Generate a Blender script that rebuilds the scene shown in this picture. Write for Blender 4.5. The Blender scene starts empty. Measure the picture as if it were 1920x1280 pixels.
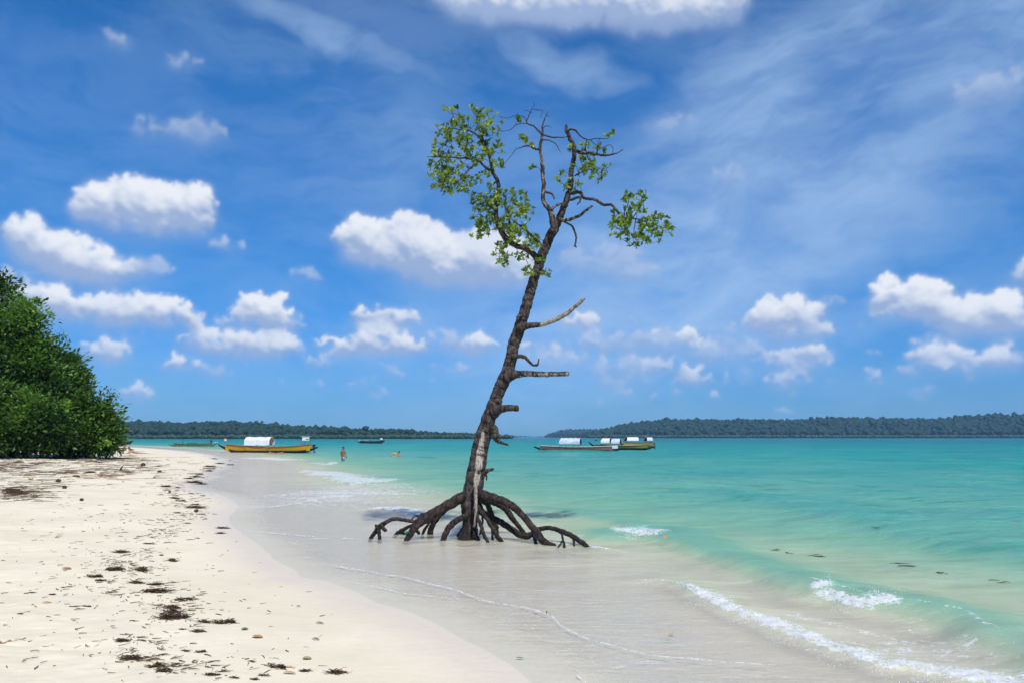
import bpy, bmesh, math, random
import numpy as np
from mathutils import Vector, Matrix
R = math.radians
scene = bpy.context.scene
random.seed(7); RNG = np.random.default_rng(11)

# ---------------------------------------------------------------- camera
F_PX = 1440.0; HORIZON = 819.0; CAM_H = 2.0
PITCH = math.atan((HORIZON-640)/F_PX)
cam_d = bpy.data.cameras.new('camera'); cam = bpy.data.objects.new('camera', cam_d)
scene.collection.objects.link(cam); scene.camera = cam
cam_d.sensor_width = 36; cam_d.lens = 36*F_PX/1920; cam_d.clip_start = 0.05; cam_d.clip_end = 30000
cam.location = (0, 0, CAM_H); cam.rotation_euler = (R(90)+PITCH, 0, 0)
# ---------------------------------------------------------------- sun
SUN_EL, SUN_AZ = 54.0, 157.0      # azimuth clockwise from +Y (the view direction): behind, to the right
sun_d = bpy.data.lights.new('sun', 'SUN'); sun_d.energy = 4.7; sun_d.angle = R(0.53); sun_d.color = (1, .955, .88)
sun = bpy.data.objects.new('sun', sun_d); scene.collection.objects.link(sun)
SDIR = Vector((math.sin(R(SUN_AZ))*math.cos(R(SUN_EL)), math.cos(R(SUN_AZ))*math.cos(R(SUN_EL)), math.sin(R(SUN_EL))))
sun.rotation_euler = SDIR.to_track_quat('Z', 'Y').to_euler()
# ---------------------------------------------------------------- exposure
scene.view_settings.view_transform = 'Standard'; scene.view_settings.look = 'None'
scene.view_settings.gamma = 1; scene.view_settings.use_curve_mapping = False
scene.view_settings.exposure = 0.0
scene.cycles.volume_bounces = 1; scene.cycles.transparent_max_bounces = 12; scene.cycles.max_bounces = 6
scene.cycles.volume_step_rate = 4; scene.cycles.caustics_reflective = False; scene.cycles.caustics_refractive = False

def ray(px, py):
    cx, cy = (px-960)/F_PX, -(py-640)/F_PX
    c, s = math.cos(PITCH), math.sin(PITCH)
    return np.array([cx, c-s*cy, s+c*cy])
def at(px, py, z=0.0):
    d = ray(px, py); t = (z-CAM_H)/d[2]
    return np.array([0, 0, CAM_H])+d*t
def atY(px, py, Y):
    d = ray(px, py); return np.array([0, 0, CAM_H])+d*(Y/d[1])

# ---------------------------------------------------------------- node helpers
class NT:
    def __init__(s, tree): s.t = tree; s.n = tree.nodes; s.l = tree.links
    def put(s, node, ins):
        for k, v in ins.items():
            sock = node.inputs[k]
            if isinstance(v, bpy.types.NodeSocket): s.l.new(v, sock)
            elif v is not None: sock.default_value = v
        return node
    def node(s, typ, ins=None, **kw):
        nd = s.n.new(typ)
        for k, v in kw.items(): setattr(nd, k, v)
        return s.put(nd, ins or {})
    def m(s, op, a, b=None, c=None, clamp=False):
        nd = s.node('ShaderNodeMath', {0: a, 1: b, 2: c}, operation=op); nd.use_clamp = clamp; return nd.outputs[0]
    def v(s, op, a, b=None, c=None):
        nd = s.node('ShaderNodeVectorMath', {0: a, 1: b, 2: c}, operation=op)
        return nd.outputs['Value'] if op in ('DOT_PRODUCT', 'LENGTH') else nd.outputs[0]
    def ramp(s, f, stops, interp='LINEAR'):
        nd = s.node('ShaderNodeValToRGB', {0: f}); cr = nd.color_ramp; cr.interpolation = interp
        while len(cr.elements) < len(stops): cr.elements.new(.5)
        for e, (p, c) in zip(cr.elements, stops):
            e.position = p; e.color = (c[0], c[1], c[2], 1) if hasattr(c, '__len__') else (c, c, c, 1)
        return nd.outputs[0]
    def mr(s, x, a, b, c=0.0, d=1.0, smooth=True):
        return s.node('ShaderNodeMapRange', {0: x, 1: a, 2: b, 3: c, 4: d}, interpolation_type='SMOOTHSTEP' if smooth else 'LINEAR', clamp=True).outputs[0]
    def mix(s, f, a, b):
        nd = s.n.new('ShaderNodeMix'); nd.data_type = 'RGBA'
        for i, v in ((0, f), (6, a), (7, b)):
            if isinstance(v, bpy.types.NodeSocket): s.l.new(v, nd.inputs[i])
            else: nd.inputs[i].default_value = v if i == 0 else (*v[:3], 1)
        return nd.outputs[2]
    def noise(s, vec, scale, detail=4, rough=.55, out='Fac', **kw):
        nd = s.node('ShaderNodeTexNoise', {'Vector': vec, 'Scale': scale, 'Detail': detail, 'Roughness': rough}, **kw)
        return nd.outputs[out]

# ---------------------------------------------------------------- world: daylight sky with cumulus and cirrus
world = bpy.data.worlds.new('World'); scene.world = world; world.use_nodes = True
w = NT(world.node_tree); w.n.clear()
world.cycles.sampling_method = 'MANUAL'; world.cycles.sample_map_resolution = 512
W_STR = 0.1
sky = w.node('ShaderNodeTexSky', sky_type='NISHITA'); sky.sun_disc = False
sky.sun_elevation = R(SUN_EL); sky.sun_rotation = R(SUN_AZ); sky.air_density = 1.0; sky.dust_density = 0.3; sky.ozone_density = 2.0; sky.altitude = 0
tc = w.node('ShaderNodeTexCoord'); dirv = w.v('NORMALIZE', tc.outputs['Generated'])
sep = w.node('ShaderNodeSeparateXYZ', {0: dirv})
el = w.m('MULTIPLY', w.m('ARCSINE', sep.outputs[2]), 57.29578)
az = w.m('MULTIPLY', w.m('ARCTAN2', sep.outputs[0], sep.outputs[1]), 57.29578)
p0 = w.node('ShaderNodeCombineXYZ', {0: az, 1: el, 2: 0.0}).outputs[0]
def azel(px, py):          # direction of a point of the sky, degrees
    d = ray(px, py); d = d/np.linalg.norm(d)
    return math.degrees(math.atan2(d[0], d[1])), math.degrees(math.asin(d[2]))
SKY_GRADE = [(0, (.22, .48, .95)), (.10, (.20, .56, 1.10)), (.24, (.17, .66, 1.2)), (.50, (.06, .70, 1.34)), (.74, (.04, .55, 1.08)), (1, (.06, .50, 1.0))]
# grade of the clear sky by elevation (air gets paler and bluer downwards)
grade = w.ramp(w.m('DIVIDE', el, 50.0, clamp=True), SKY_GRADE)
base = w.v('MULTIPLY', sky.outputs[0], grade)
bg = w.node('ShaderNodeBackground', {'Color': base, 'Strength': W_STR})
w.node('ShaderNodeOutputWorld', {'Surface': bg.outputs[0]})

# ---------------------------------------------------------------- numpy helpers
def _h(ix, iy, iz, seed):
    n = (ix.astype(np.int64)*374761393+iy.astype(np.int64)*668265263+iz.astype(np.int64)*2147483647+seed*1274126177) & 0xffffffff
    n = ((n ^ (n >> 13))*1274126177) & 0xffffffff
    n = ((n ^ (n >> 16))*2246822519) & 0xffffffff
    return ((n ^ (n >> 15)) & 0xffffff).astype(np.float32)/float(0xffffff)
def vnoise2(x, y, seed=0):
    ix, iy = np.floor(x), np.floor(y); fx, fy = (x-ix), (y-iy)
    fx = fx*fx*fx*(fx*(fx*6-15)+10); fy = fy*fy*fy*(fy*(fy*6-15)+10)
    z = np.zeros_like(ix)
    a = _h(ix, iy, z, seed); b = _h(ix+1, iy, z, seed); c = _h(ix, iy+1, z, seed); d = _h(ix+1, iy+1, z, seed)
    return a*(1-fx)*(1-fy)+b*fx*(1-fy)+c*(1-fx)*fy+d*fx*fy
def vnoise3(x, y, z, seed=0):
    ix, iy, iz = np.floor(x), np.floor(y), np.floor(z); fx, fy, fz = x-ix, y-iy, z-iz
    fx, fy, fz = [f*f*(3-2*f) for f in (fx, fy, fz)]
    r = 0
    for dx in (0, 1):
        for dy in (0, 1):
            for dz in (0, 1):
                r = r+_h(ix+dx, iy+dy, iz+dz, seed)*(fx if dx else 1-fx)*(fy if dy else 1-fy)*(fz if dz else 1-fz)
    return r
def fbm2(x, y, octv=4, seed=0, gain=.5):
    x = np.asarray(x, float); y = np.asarray(y, float); s = 0; a = 1; t = 0
    for o in range(octv):
        ca, sa = math.cos(o*1.1), math.sin(o*1.1)
        s = s+a*vnoise2((x*ca-y*sa)*2**o+o*17.3, (x*sa+y*ca)*2**o+o*9.1, seed+o); t += a; a *= gain
    return s/t            # 0..1
def fbm3(p, octv=3, seed=0):
    s = 0; a = 1; t = 0
    for o in range(octv):
        s = s+a*vnoise3(p[:, 0]*2**o+o*7.7, p[:, 1]*2**o+3.3*o, p[:, 2]*2**o, seed+o); t += a; a *= .5
    return s/t
def sstep(x, a, b):
    t = np.clip((x-a)/(b-a), 0, 1); return t*t*(3-2*t)
def link(o, parent=None):
    scene.collection.objects.link(o)
    if parent is not None: o.parent = parent
    return o
def mesh_np(name, V, Fc, mat=None, parent=None, smooth=True, attrs=None, loc=None, mats=None, midx=None):
    """V (n,3); Fc (m,k) array, or list of arrays of different k. World coordinates; loc is subtracted."""
    V = np.asarray(V, np.float32)
    if loc is not None: V = V-np.asarray(loc, np.float32)
    if not isinstance(Fc, (list, tuple)): Fc = [Fc]
    Fc = [np.asarray(f, np.int32) for f in Fc if len(f)]
    me = bpy.data.meshes.new(name)
    me.vertices.add(len(V)); me.vertices.foreach_set('co', V.ravel())
    loops = np.concatenate([f.ravel() for f in Fc]); tot = np.concatenate([np.full(len(f), f.shape[1], np.int32) for f in Fc])
    st = np.concatenate([[0], np.cumsum(tot)[:-1]]).astype(np.int32)
    me.loops.add(len(loops)); me.loops.foreach_set('vertex_index', loops)
    me.polygons.add(len(tot)); me.polygons.foreach_set('loop_start', st)
    if midx is not None: me.polygons.foreach_set('material_index', np.asarray(midx, np.int32))
    me.update(calc_edges=True)
    me.polygons.foreach_set('use_smooth', np.full(len(tot), bool(smooth)))
    for k, a in (attrs or {}).items():
        a = np.asarray(a, np.float32)
        if a.ndim == 1:
            at_ = me.attributes.new(k, 'FLOAT', 'POINT'); at_.data.foreach_set('value', a)
        else:
            at_ = me.attributes.new(k, 'FLOAT_COLOR', 'POINT'); at_.data.foreach_set('color', np.ascontiguousarray(a).ravel())
    for m_ in (mats or [mat]):
        if m_: me.materials.append(m_)
    return link(bpy.data.objects.new(name, me), parent)
def grid_faces(nr, nc, wrap=False):
    i = np.arange(nr-1)[:, None]*nc; j = np.arange(nc if wrap else nc-1)[None, :]; j2 = (j+1) % nc
    return np.stack([(i+j), (i+j2), (i+nc+j2), (i+nc+j)], -1).reshape(-1, 4)
def material(name):
    m_ = bpy.data.materials.new(name); m_.use_nodes = True; t = NT(m_.node_tree); t.n.clear()
    out = t.node('ShaderNodeOutputMaterial'); return m_, t, out
def tag(o, label=None, cat=None, group=None, kind=None):
    for k, v_ in (('label', label), ('category', cat), ('group', group), ('kind', kind)):
        if v_: o[k] = v_
    return o
def empty(name, loc, label=None, cat=None, group=None, rz=0):
    o = bpy.data.objects.new(name, None); o.empty_display_size = .2; link(o); o.location = tuple(float(c) for c in loc); o.rotation_euler = (0, 0, rz)
    return tag(o, label, cat, group)

# ---------------------------------------------------------------- the cloud layer of the sky: a shell 14 km out
# cumulus: (px, py, rx, ry, strength) of each puff as a direction in the sky
CL = [(180,382,42,34,1),(225,374,38,38,1),(280,385,48,40,1),(355,387,45,38,1),(270,418,110,24,1),(425,462,38,18,.6),
(42,437,40,30,1),(90,468,62,36,1),(145,490,72,36,1),(200,505,58,28,.9),(278,508,40,22,.5),(20,540,60,28,.6),
(90,562,72,28,.95),(165,585,95,26,.95),(250,585,82,30,1),(312,587,50,24,1),
(495,582,46,30,1),(525,600,46,20,1),(450,602,42,15,.8),(365,607,20,22,1),(378,637,46,20,1),(440,647,72,24,1),(512,650,50,26,1),
(200,661,48,22,1),(338,682,34,16,1),(387,688,20,8,.6),(240,628,52,12,.6),(256,738,27,18,.9),
(680,442,48,32,1),(762,440,46,36,1),(722,472,78,32,1),(800,474,62,42,1),(835,502,82,36,.8),(905,490,80,45,.8),(955,512,52,28,.6),
(690,592,36,18,.9),(742,598,44,20,.9),(640,652,52,18,1),(715,640,54,27,1),(757,650,38,18,.95),(600,682,36,14,.6),
(900,647,36,20,.9),(832,642,42,20,.6),(880,692,42,14,.6),(753,702,11,9,.6),(570,517,34,14,.45),(330,247,92,22,.45),(382,243,40,22,.45),
(345,117,35,17,.42),(220,76,34,19,.38),(1110,-5,290,52,.95),(950,-8,140,40,.9),(1270,15,130,48,.8),
(1448,592,42,30,.95),(1492,592,46,30,.95),(1500,626,62,16,.75),(1560,570,26,12,.45),
(1668,560,40,30,1),(1730,566,62,34,1),(1795,590,62,32,1),(1882,590,56,34,1),(1830,612,92,22,.9),(1890,640,60,12,.6),
(1750,664,48,22,1),(1805,671,62,20,1),(1872,671,42,22,1),(1522,669,42,20,1),(1460,674,62,14,.9),(1372,661,62,18,.55),
(1475,716,46,18,.9),(1482,744,22,9,.8),(1640,707,36,13,.7),(1702,703,18,9,.5),(1090,606,38,20,.8),(1130,642,62,18,.5),(1298,630,20,16,.95),
(1240,642,62,22,.5),(1240,685,42,18,.8),(1297,706,32,18,.95),(1170,690,52,18,.55),(1200,716,42,12,.55),(1260,737,14,15,.6),(1226,746,16,8,.6),
(1341,747,11,11,.6),(1142,722,30,11,.55),(1055,726,12,7,.6),(1022,660,26,12,.55),(1130,490,82,26,.42),(1192,512,50,20,.42),(1365,330,36,20,.36),(1850,170,90,28,.42),(1240,235,60,20,.3)]

def build_clouds():
    D = 0.095; A0, A1, E0, E1 = -58.0, 58.0, -.3, 46.0
    na, ne = int((A1-A0)/D), int((E1-E0)/D)
    az_ = np.linspace(A0, A1, na); el_ = np.linspace(E0, E1, ne)
    AZ, EL = np.meshgrid(az_, el_)
    Hh = np.zeros((ne, na), np.float32); THK = np.zeros_like(Hh); ST = np.zeros_like(Hh)
    rng = np.random.default_rng(5)
    def stamp(a, e, r, st, zoff):
        i0, i1 = max(0, int((e-r-E0)/D)), min(ne, int((e+r-E0)/D)+2); j0, j1 = max(0, int((a-r-A0)/D)), min(na, int((a+r-A0)/D)+2)
        if i1 <= i0 or j1 <= j0: return
        d2 = (AZ[i0:i1, j0:j1]-a)**2+(EL[i0:i1, j0:j1]-e)**2
        k = np.clip(1-d2/(r*r), 0, 1)
        hh = np.where(k > 0, np.sqrt(k)*r+zoff, 0)
        Hh[i0:i1, j0:j1] = np.maximum(Hh[i0:i1, j0:j1], hh)
        THK[i0:i1, j0:j1] += k*.80*st*(.85+.15*min(1, r/.5))
        ST[i0:i1, j0:j1] = np.maximum(ST[i0:i1, j0:j1], st*np.sqrt(np.sqrt(k)))
    extra = [(rng.uniform(-900, -60), rng.uniform(330, 740), rng.uniform(40, 120), rng.uniform(14, 34), .9) for _ in range(14)]
    extra += [(rng.uniform(1990, 2900), rng.uniform(330, 740), rng.uniform(40, 120), rng.uniform(14, 34), .9) for _ in range(14)]
    small = [(rng.uniform(980, 1930), rng.normal(680, 45), rng.uniform(8, 34), rng.uniform(5, 13), rng.uniform(.45, .85)) for _ in range(80)]
    small += [(rng.uniform(380, 960), rng.normal(690, 40), rng.uniform(8, 30), rng.uniform(5, 12), rng.uniform(.4, .75)) for _ in range(34)]
    small += [(rng.uniform(1020, 1920), rng.uniform(600, 700), rng.uniform(40, 90), rng.uniform(10, 20), rng.uniform(.28, .42)) for _ in range(16)]
    extra += small
    hv = np.zeros_like(Hh); hvw = np.full_like(Hh, 1e-4)
    for (cx, cy, rx, ry, st) in CL+extra:
        rx *= 1.20; ry *= 1.34; st *= rng.uniform(.85, 1.0)
        a, e = azel(cx, cy); a2, _ = azel(cx+rx, cy); _, e2 = azel(cx, cy-ry); ra, re = abs(a2-a), abs(e2-e)
        big = min(ra, re)
        n = int(16+(ra*re)*13)
        for _ in range(n):
            t = rng.uniform(0, 2*math.pi); q = math.sqrt(rng.uniform(0, 1))*.88
            x, y = math.cos(t)*q, math.sin(t)*q
            if y < -.45: y = -.45+(y+.45)*.35
            r = big*(.55 if st < .5 else .46)*rng.uniform(.55, 1.25)*(1.05-.40*q)
            if y < -.3: r *= .8
            stamp(a+x*ra, e+y*re, r, st, big*(.7*(1-q)))
        k = np.clip(1-((AZ-a)/(ra*1.25))**2-((EL-e)/(re*1.3))**2, 0, 1)
        hv += k*(EL-e)/re; hvw += k
    hv /= hvw
    # blur a little, then roughen with turbulence: sample the stamps through a warped grid
    def blur(M, n=1):
        for _ in range(n):
            M = (np.roll(M, 1, 0)+np.roll(M, -1, 0)+2*M)/4; M = (np.roll(M, 1, 1)+np.roll(M, -1, 1)+2*M)/4
        return M
    w1 = fbm2(AZ*1.5, EL*1.5, 4, 3, .6)-.5; w2 = fbm2(AZ*1.5+50, EL*1.5, 4, 9, .6)-.5
    JJ = np.clip(((AZ+w1*.95-A0)/D), 0, na-1).astype(int); II = np.clip(((EL+w2*.8-E0)/D), 0, ne-1).astype(int)
    Hw = blur(Hh, 2)[II, JJ]; Tw = blur(THK, 2)[II, JJ]; Sw = blur(ST, 3)[II, JJ]; hv = blur(hv, 3)[II, JJ]
    rag = fbm2(AZ*.9+7, EL*1.1, 4, 77, .6)-.5
    det = fbm2(AZ*2.2, EL*2.6, 5, 21, .6)-.5
    Hd = blur(Hw, 3)+det*.26+rag*.35
    gy, gx = np.gradient(Hd, D); k = 1.25
    nx, ny, nz = -gx*k, -gy*k, np.ones_like(gx); L = np.sqrt(nx**2+ny**2+1)
    relief = (nx*.25+ny*.80+nz*.55)/L
    gy2, gx2 = np.gradient(blur(Hw, 14), D); rel2 = (gx2*-.2-gy2*.9)
    lit = .46+.56*hv+.42*(relief-.55)+.34*np.tanh(rel2*.9)+.42*rag
    edge = sstep(hv, .2, -.6)
    body = sstep(Tw+(det*1.1+rag*.9)*np.minimum(1, Tw*2), .04, .85+.9*edge)
    alpha = body*np.clip(.12+1.0*Sw, 0, 1)
    soft = sstep(blur(Tw, 22), .0, 1.0)*.42
    alpha = np.maximum(alpha, soft*np.clip(Sw+.35, 0, 1))
    dim = sstep(Sw, .3, .95)
    lit = blur(np.clip(lit, 0, 1), 1)*(.35+.65*dim)
    wl_ = sstep(hv, .25, -.55); ab = blur(alpha, 46); alpha = alpha*(1-wl_*.65)+np.minimum(ab*1.05, 1)*wl_*.65
    alpha = blur(alpha, 1)
    lowf = sstep(EL, 1.0, 10.0)
    sh = np.array([.33, .44, .68]); hi = np.array([.86, .89, .95]); hz = np.array([.30, .46, .80])
    C = sh+(hi-sh)*lit[..., None]
    C = C*(1-(.42*(1-lowf))[..., None])+hz*(.42*(1-lowf))[..., None]
    alpha *= .35+.65*sstep(EL, .0, 4.0)
    # cirrus veils, streaks rising to the right
    def bl(cx, cy, rx, ry, ang, st):
        a, e = azel(cx, cy); x = AZ+wx-a; y = EL+wy-e; c, s_ = math.cos(R(ang)), math.sin(R(ang))
        u, v_ = (x*c+y*s_)*25/rx, (-x*s_+y*c)*25/ry
        return np.clip(1-u*u-v_*v_, 0, 1)*st
    wx = (fbm2(AZ*.10, EL*.10, 5, 31)-.5)*11; wy = (fbm2(AZ*.10+9, EL*.10, 5, 37)-.5)*7
    V = np.zeros_like(Hh)
    for q in [(1480, 380, 900, 240, 27, 1.), (1260, 480, 480, 190, 14, .85), (1800, 60, 800, 260, 18, .85), (1150, 600, 600, 170, 4, .8), (1090, 125, 170, 40, -8, .62), (640, 75, 280, 42, -22, .6), (700, 60, 500, 200, 0, .25),
              (760, 330, 240, 130, 10, .45), (1000, 330, 900, 200, 4, .30), (1500, 130, 400, 100, 12, .5), (1240, 245, 150, 70, -10, .5), (300, 300, 500, 200, 0, .14), (1700, 560, 400, 60, 3, .35)]:
        V = np.maximum(V, bl(*q))
    c, s_ = math.cos(R(24)), math.sin(R(24)); u, v_ = (AZ+wx)*c+(EL+wy)*s_, -(AZ+wx)*s_+(EL+wy)*c
    s1 = fbm2(u*.06, v_*.45, 6, 41, .62); s2 = fbm2(AZ*.16+wx*.1, EL*.5+wy*.3, 6, 47, .6); s3 = fbm2(AZ*.12, EL*.12, 3, 53)
    cir = sstep(V, 0, .9)*np.clip(.55+.50*(s1-.4)+.45*(s2-.45)+.5*(s3-.5), 0, 1)*.60+.10*sstep(s2, .25, .7)+.03
    cc = np.array([.46, .64, .90])
    a_out = alpha+(1-alpha)*cir
    Cc = (C*alpha[..., None]+cc*((1-alpha)*cir)[..., None])/np.maximum(a_out, 1e-4)[..., None]
    # fade the layer out at its own rim
    rim = sstep(A1-np.abs(AZ), 0, 8)*sstep(E1-EL, 0, 6); a_out = a_out*rim
    Rr = 14000.0
    ca = np.cos(np.radians(EL)); P = np.stack([Rr*np.sin(np.radians(AZ))*ca, Rr*np.cos(np.radians(AZ))*ca, Rr*np.sin(np.radians(EL))+CAM_H], -1)
    cols = np.concatenate([Cc, a_out[..., None]], -1).reshape(-1, 4)
    m_, t, out = material('cloud_light'); at_ = t.node('ShaderNodeAttribute', attribute_name='cloud')
    em = t.node('ShaderNodeEmission', {'Color': at_.outputs['Color'], 'Strength': 1.0}); tr = t.node('ShaderNodeBsdfTransparent')
    mx = t.node('ShaderNodeMixShader', {0: at_.outputs['Alpha'], 1: tr.outputs[0], 2: em.outputs[0]}); t.l.new(mx.outputs[0], out.inputs[0])
    m_.cycles.emission_sampling = 'NONE'
    o = mesh_np('sky', P.reshape(-1, 3), grid_faces(ne, na), m_, attrs={'cloud': cols})
    tag(o, kind='structure')
build_clouds()

# ---------------------------------------------------------------- shoreline, beach and sea bed
SH_PX = [(215,836),(300,841.5),(360,847),(395,853),(413,861),(422,870),(408,879),(380,887),(395,893),(362,903),(350,912),(372,920),(405,926),(432,936),(446,950),(431,960),(424,972),(440,990),(462,1004),(486,1022),(500,1045),(546,1066),(562,1081),(612,1088),(660,1106),(705,1128),(760,1142),(815,1166),(865,1196),(912,1218),(958,1246),(1000,1280),(1080,1340),(1300,1420),(1600,1500)]
SH = [(-700., 420.), (-330., 330.), (-190., 260.)]+[tuple(at(px, py)[:2]) for px, py in SH_PX]+[(6., -.5), (12., -8.), (30., -30.), (80., -90.), (900., -500.)]
SH = np.array(SH)
def poly_dist(X, Y, P):
    """distance to an open polyline, side (+ on the left of its direction), parameter 0..1"""
    best = np.full(X.shape, 1e18); side = np.zeros(X.shape); par = np.zeros(X.shape)
    n = len(P)-1
    for i in range(n):
        ax, ay = P[i][0], P[i][1]; bx, by = P[i+1][0], P[i+1][1]; dx, dy = bx-ax, by-ay; L = dx*dx+dy*dy
        t = np.clip(((X-ax)*dx+(Y-ay)*dy)/L, 0, 1); qx, qy = X-ax-t*dx, Y-ay-t*dy; d = qx*qx+qy*qy
        m = d < best-1e-12
        cr = dx*(Y-ay)-dy*(X-ax)
        best = np.where(m, d, best); side = np.where(m, np.sign(cr), side); par = np.where(m, (i+t)/n, par)
    return np.sqrt(best), side, par
def inside_land(X, Y):
    poly = np.vstack([SH, [(900, -3000), (-3000, -3000), (-3000, 420)]])
    c = np.zeros(X.shape, bool); n = len(poly)
    for i in range(n):
        x1, y1 = poly[i]; x2, y2 = poly[(i+1) % n]
        if y1 == y2: continue
        cond = (y1 > Y) != (y2 > Y)
        c ^= cond & (X < (x2-x1)*(Y-y1)/(y2-y1)+x1)
    return c
def shore_s(X, Y):
    d, _, _ = poly_dist(X, Y, SH); return np.where(inside_land(X, Y), d, -d)
LS = [-1e5, -900, -300, -80, -30, -15, -9, -6, -4, -2, -.6, 0, .5, 1.5, 3, 6, 12, 25, 60, 200, 1e5]
LZ = [-6, -6, -5, -2.6, -1.4, -.85, -.5, -.22, -.11, -.055, -.02, 0, .022, .08, .18, .34, .52, .68, .85, 1.6, 3]
def ground_z(X, Y, s=None):
    X = np.asarray(X, float); Y = np.asarray(Y, float)
    if s is None: s = shore_s(X, Y)
    z = np.interp(s, LS, LZ)
    k = sstep(s, .4, 3)
    z = z+k*((fbm2(X*.35, Y*.35, 3, 61)-.5)*.10+(fbm2(X*1.9, Y*1.9, 3, 67)-.5)*.030)
    return z+(1-k)*(fbm2(X*.8, Y*.8, 2, 63)-.5)*.012
def hit(px, py):
    """where the line of sight through a pixel first meets the beach (or the sea surface)"""
    d = ray(px, py); y = 3.0; prev = None
    ts = np.concatenate([np.linspace(3, 40, 900), np.linspace(40.1, 320, 1400)])/d[1]
    P = np.array([0, 0, CAM_H])+ts[:, None]*d
    g = np.maximum(ground_z(P[:, 0], P[:, 1]), 0.0)
    i = np.argmax(P[:, 2] <= g)
    if P[i, 2] > g[i]: return at(px, py)
    return np.array([P[i, 0], P[i, 1], g[i]])
def polar_grid(nfine=1150, half=42.0, near=1.6, far=9000.0):
    ang = np.radians(np.concatenate([np.linspace(-180, -half, 60)[:-1], np.linspace(-half, half, nfine), np.linspace(half, 180, 60)[1:-1]]))
    ypx = np.concatenate([np.linspace(2880/near, 560, 160)[:-1], np.linspace(560, 14, 700)])
    rr = np.concatenate([2880/ypx, np.geomspace(2880/14, far, 60)[1:]])
    return ang, rr
def polar_mesh(name, zfun, mat, **kw):
    ang, rr = polar_grid(**kw); Rr, A = np.meshgrid(rr, ang, indexing='ij')
    X = Rr*np.sin(A); Y = Rr*np.cos(A)
    Z, attrs, D = zfun(X, Y)
    V = np.stack([X+D[0], Y+D[1], Z], -1).reshape(-1, 3)
    nr, na = X.shape
    F = grid_faces(nr, na, wrap=True)[:, ::-1]
    # close the centre under the camera
    c = len(V); V = np.vstack([V, [(0, 0, float(Z[0].mean()))]])
    fan = np.array([(c, j, (j+1) % na) for j in range(na)])[:, ::-1]
    at2 = {k: np.concatenate([v.ravel(), [float(v[0].mean())]]) for k, v in attrs.items()}
    return mesh_np(name, V, [F, fan], mat, attrs=at2)

# sand
m_sand, t, out = material('coral_sand')
geo = t.node('ShaderNodeNewGeometry'); P3 = geo.outputs['Position']
shore = t.node('ShaderNodeAttribute', attribute_name='shore').outputs['Fac']
n1 = t.noise(P3, .5, 4); n2 = t.noise(P3, 9, 5, .6); n3 = t.noise(P3, 260, 2, .7); n4 = t.noise(P3, 2.2, 4, .6)
dry = t.mix(t.mr(n1, .35, .65), (.72, .635, .475), (.78, .70, .53))
dry = t.mix(t.m('MULTIPLY', t.mr(n4, .45, .75), .35), dry, (.60, .53, .41))
grain = t.m('MULTIPLY_ADD', n3, .30, .85)
wet = t.mr(t.m('MULTIPLY_ADD', t.m('SUBTRACT', n4, .5), 1.0, shore), .05, 1.15)          # 0 at the water's edge .. 1 dry
colr = t.mix(wet, (.70, .61, .48), dry)
colr = t.v('SCALE', colr); colr.node.inputs['Scale'].default_value = 1.0; t.l.new(grain, colr.node.inputs['Scale'])
# fine dark flecks of broken wrack in the sand
vf = t.node('ShaderNodeTexVoronoi', {'Vector': t.v('MULTIPLY', P3, (16, 34, 1)), 'Scale': 1.0}, feature='F1')
fl = t.m('LESS_THAN', vf.outputs['Distance'], t.m('MULTIPLY', t.mr(t.noise(P3, .8, 3), .50, .72), .17))
fl = t.m('MULTIPLY', fl, t.mr(shore, .9, 2.2)); 
colr = t.mix(t.m('MULTIPLY', fl, .75), colr, (.16, .11, .075))
bmp = t.node('ShaderNodeBump', {'Strength': .5, 'Distance': .02, 'Height': t.m('MULTIPLY_ADD', n2, .8, t.m('MULTIPLY', n4, .8))})
bmp2 = t.node('ShaderNodeBump', {'Strength': .25, 'Distance': .003, 'Height': n3, 'Normal': bmp.outputs[0]})
bs = t.node('ShaderNodeBsdfPrincipled', {'Base Color': colr, 'Roughness': t.m('MULTIPLY_ADD', wet, .42, .5), 'Specular IOR Level': t.m('MULTIPLY_ADD', wet, -.35, .45), 'Normal': bmp2.outputs[0]})
t.l.new(bs.outputs[0], out.inputs[0])
def sand_fun(X, Y):
    s = shore_s(X, Y); Z = ground_z(X, Y, s)
    rr = np.hypot(X, Y)
    # trampled, wind-worked dry sand
    k = sstep(s, 1.5, 4)*(rr < 90)
    Z = Z+k*(np.abs(fbm2(X*3.1, Y*3.1, 3, 71)-.5)*.045-.01)
    return Z, {'shore': s}, (0*X, 0*X)
tag(polar_mesh('ground', sand_fun, m_sand, nfine=760), kind='structure')

# ---------------------------------------------------------------- the sea
def wl(pts, z=0.0): return np.array([at(px, py, z)[:2] for px, py in pts])
W1 = wl([(1085,1006),(1130,1003),(1175,992),(1225,998),(1290,1010),(1360,1036),(1430,1058),(1500,1085),(1560,1100),(1640,1118),(1720,1128),(1800,1145),(1890,1185),(2000,1240),(2150,1330)], .13)
W1B = wl([(960,946),(1040,958),(1120,972),(1210,990),(1330,1008)], .06)
W0 = wl([(1240,930),(1330,925),(1450,940),(1560,975),(1700,1010),(1830,1035),(1960,1050),(2150,1090)], .08)
W2 = wl([(1195,1080),(1240,1086),(1285,1096),(1330,1122),(1380,1148),(1430,1168),(1490,1188),(1545,1212),(1600,1226),(1650,1246),(1700,1250),(1780,1262),(1860,1276),(1960,1300),(2100,1350)], .04)
L3 = wl([(560,1052),(640,1062),(700,1073),(760,1082),(850,1105),(910,1126),(960,1136),(1000,1143),(1035,1156),(1050,1172),(1075,1186),(1120,1203),(1180,1218),(1215,1226),(1290,1233),(1360,1241),(1440,1245),(1510,1246)])
L4 = wl([(425,993),(480,996),(540,1001),(600,1006)])
L5 = wl([(560,1010),(640,1008),(680,1011)])
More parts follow.
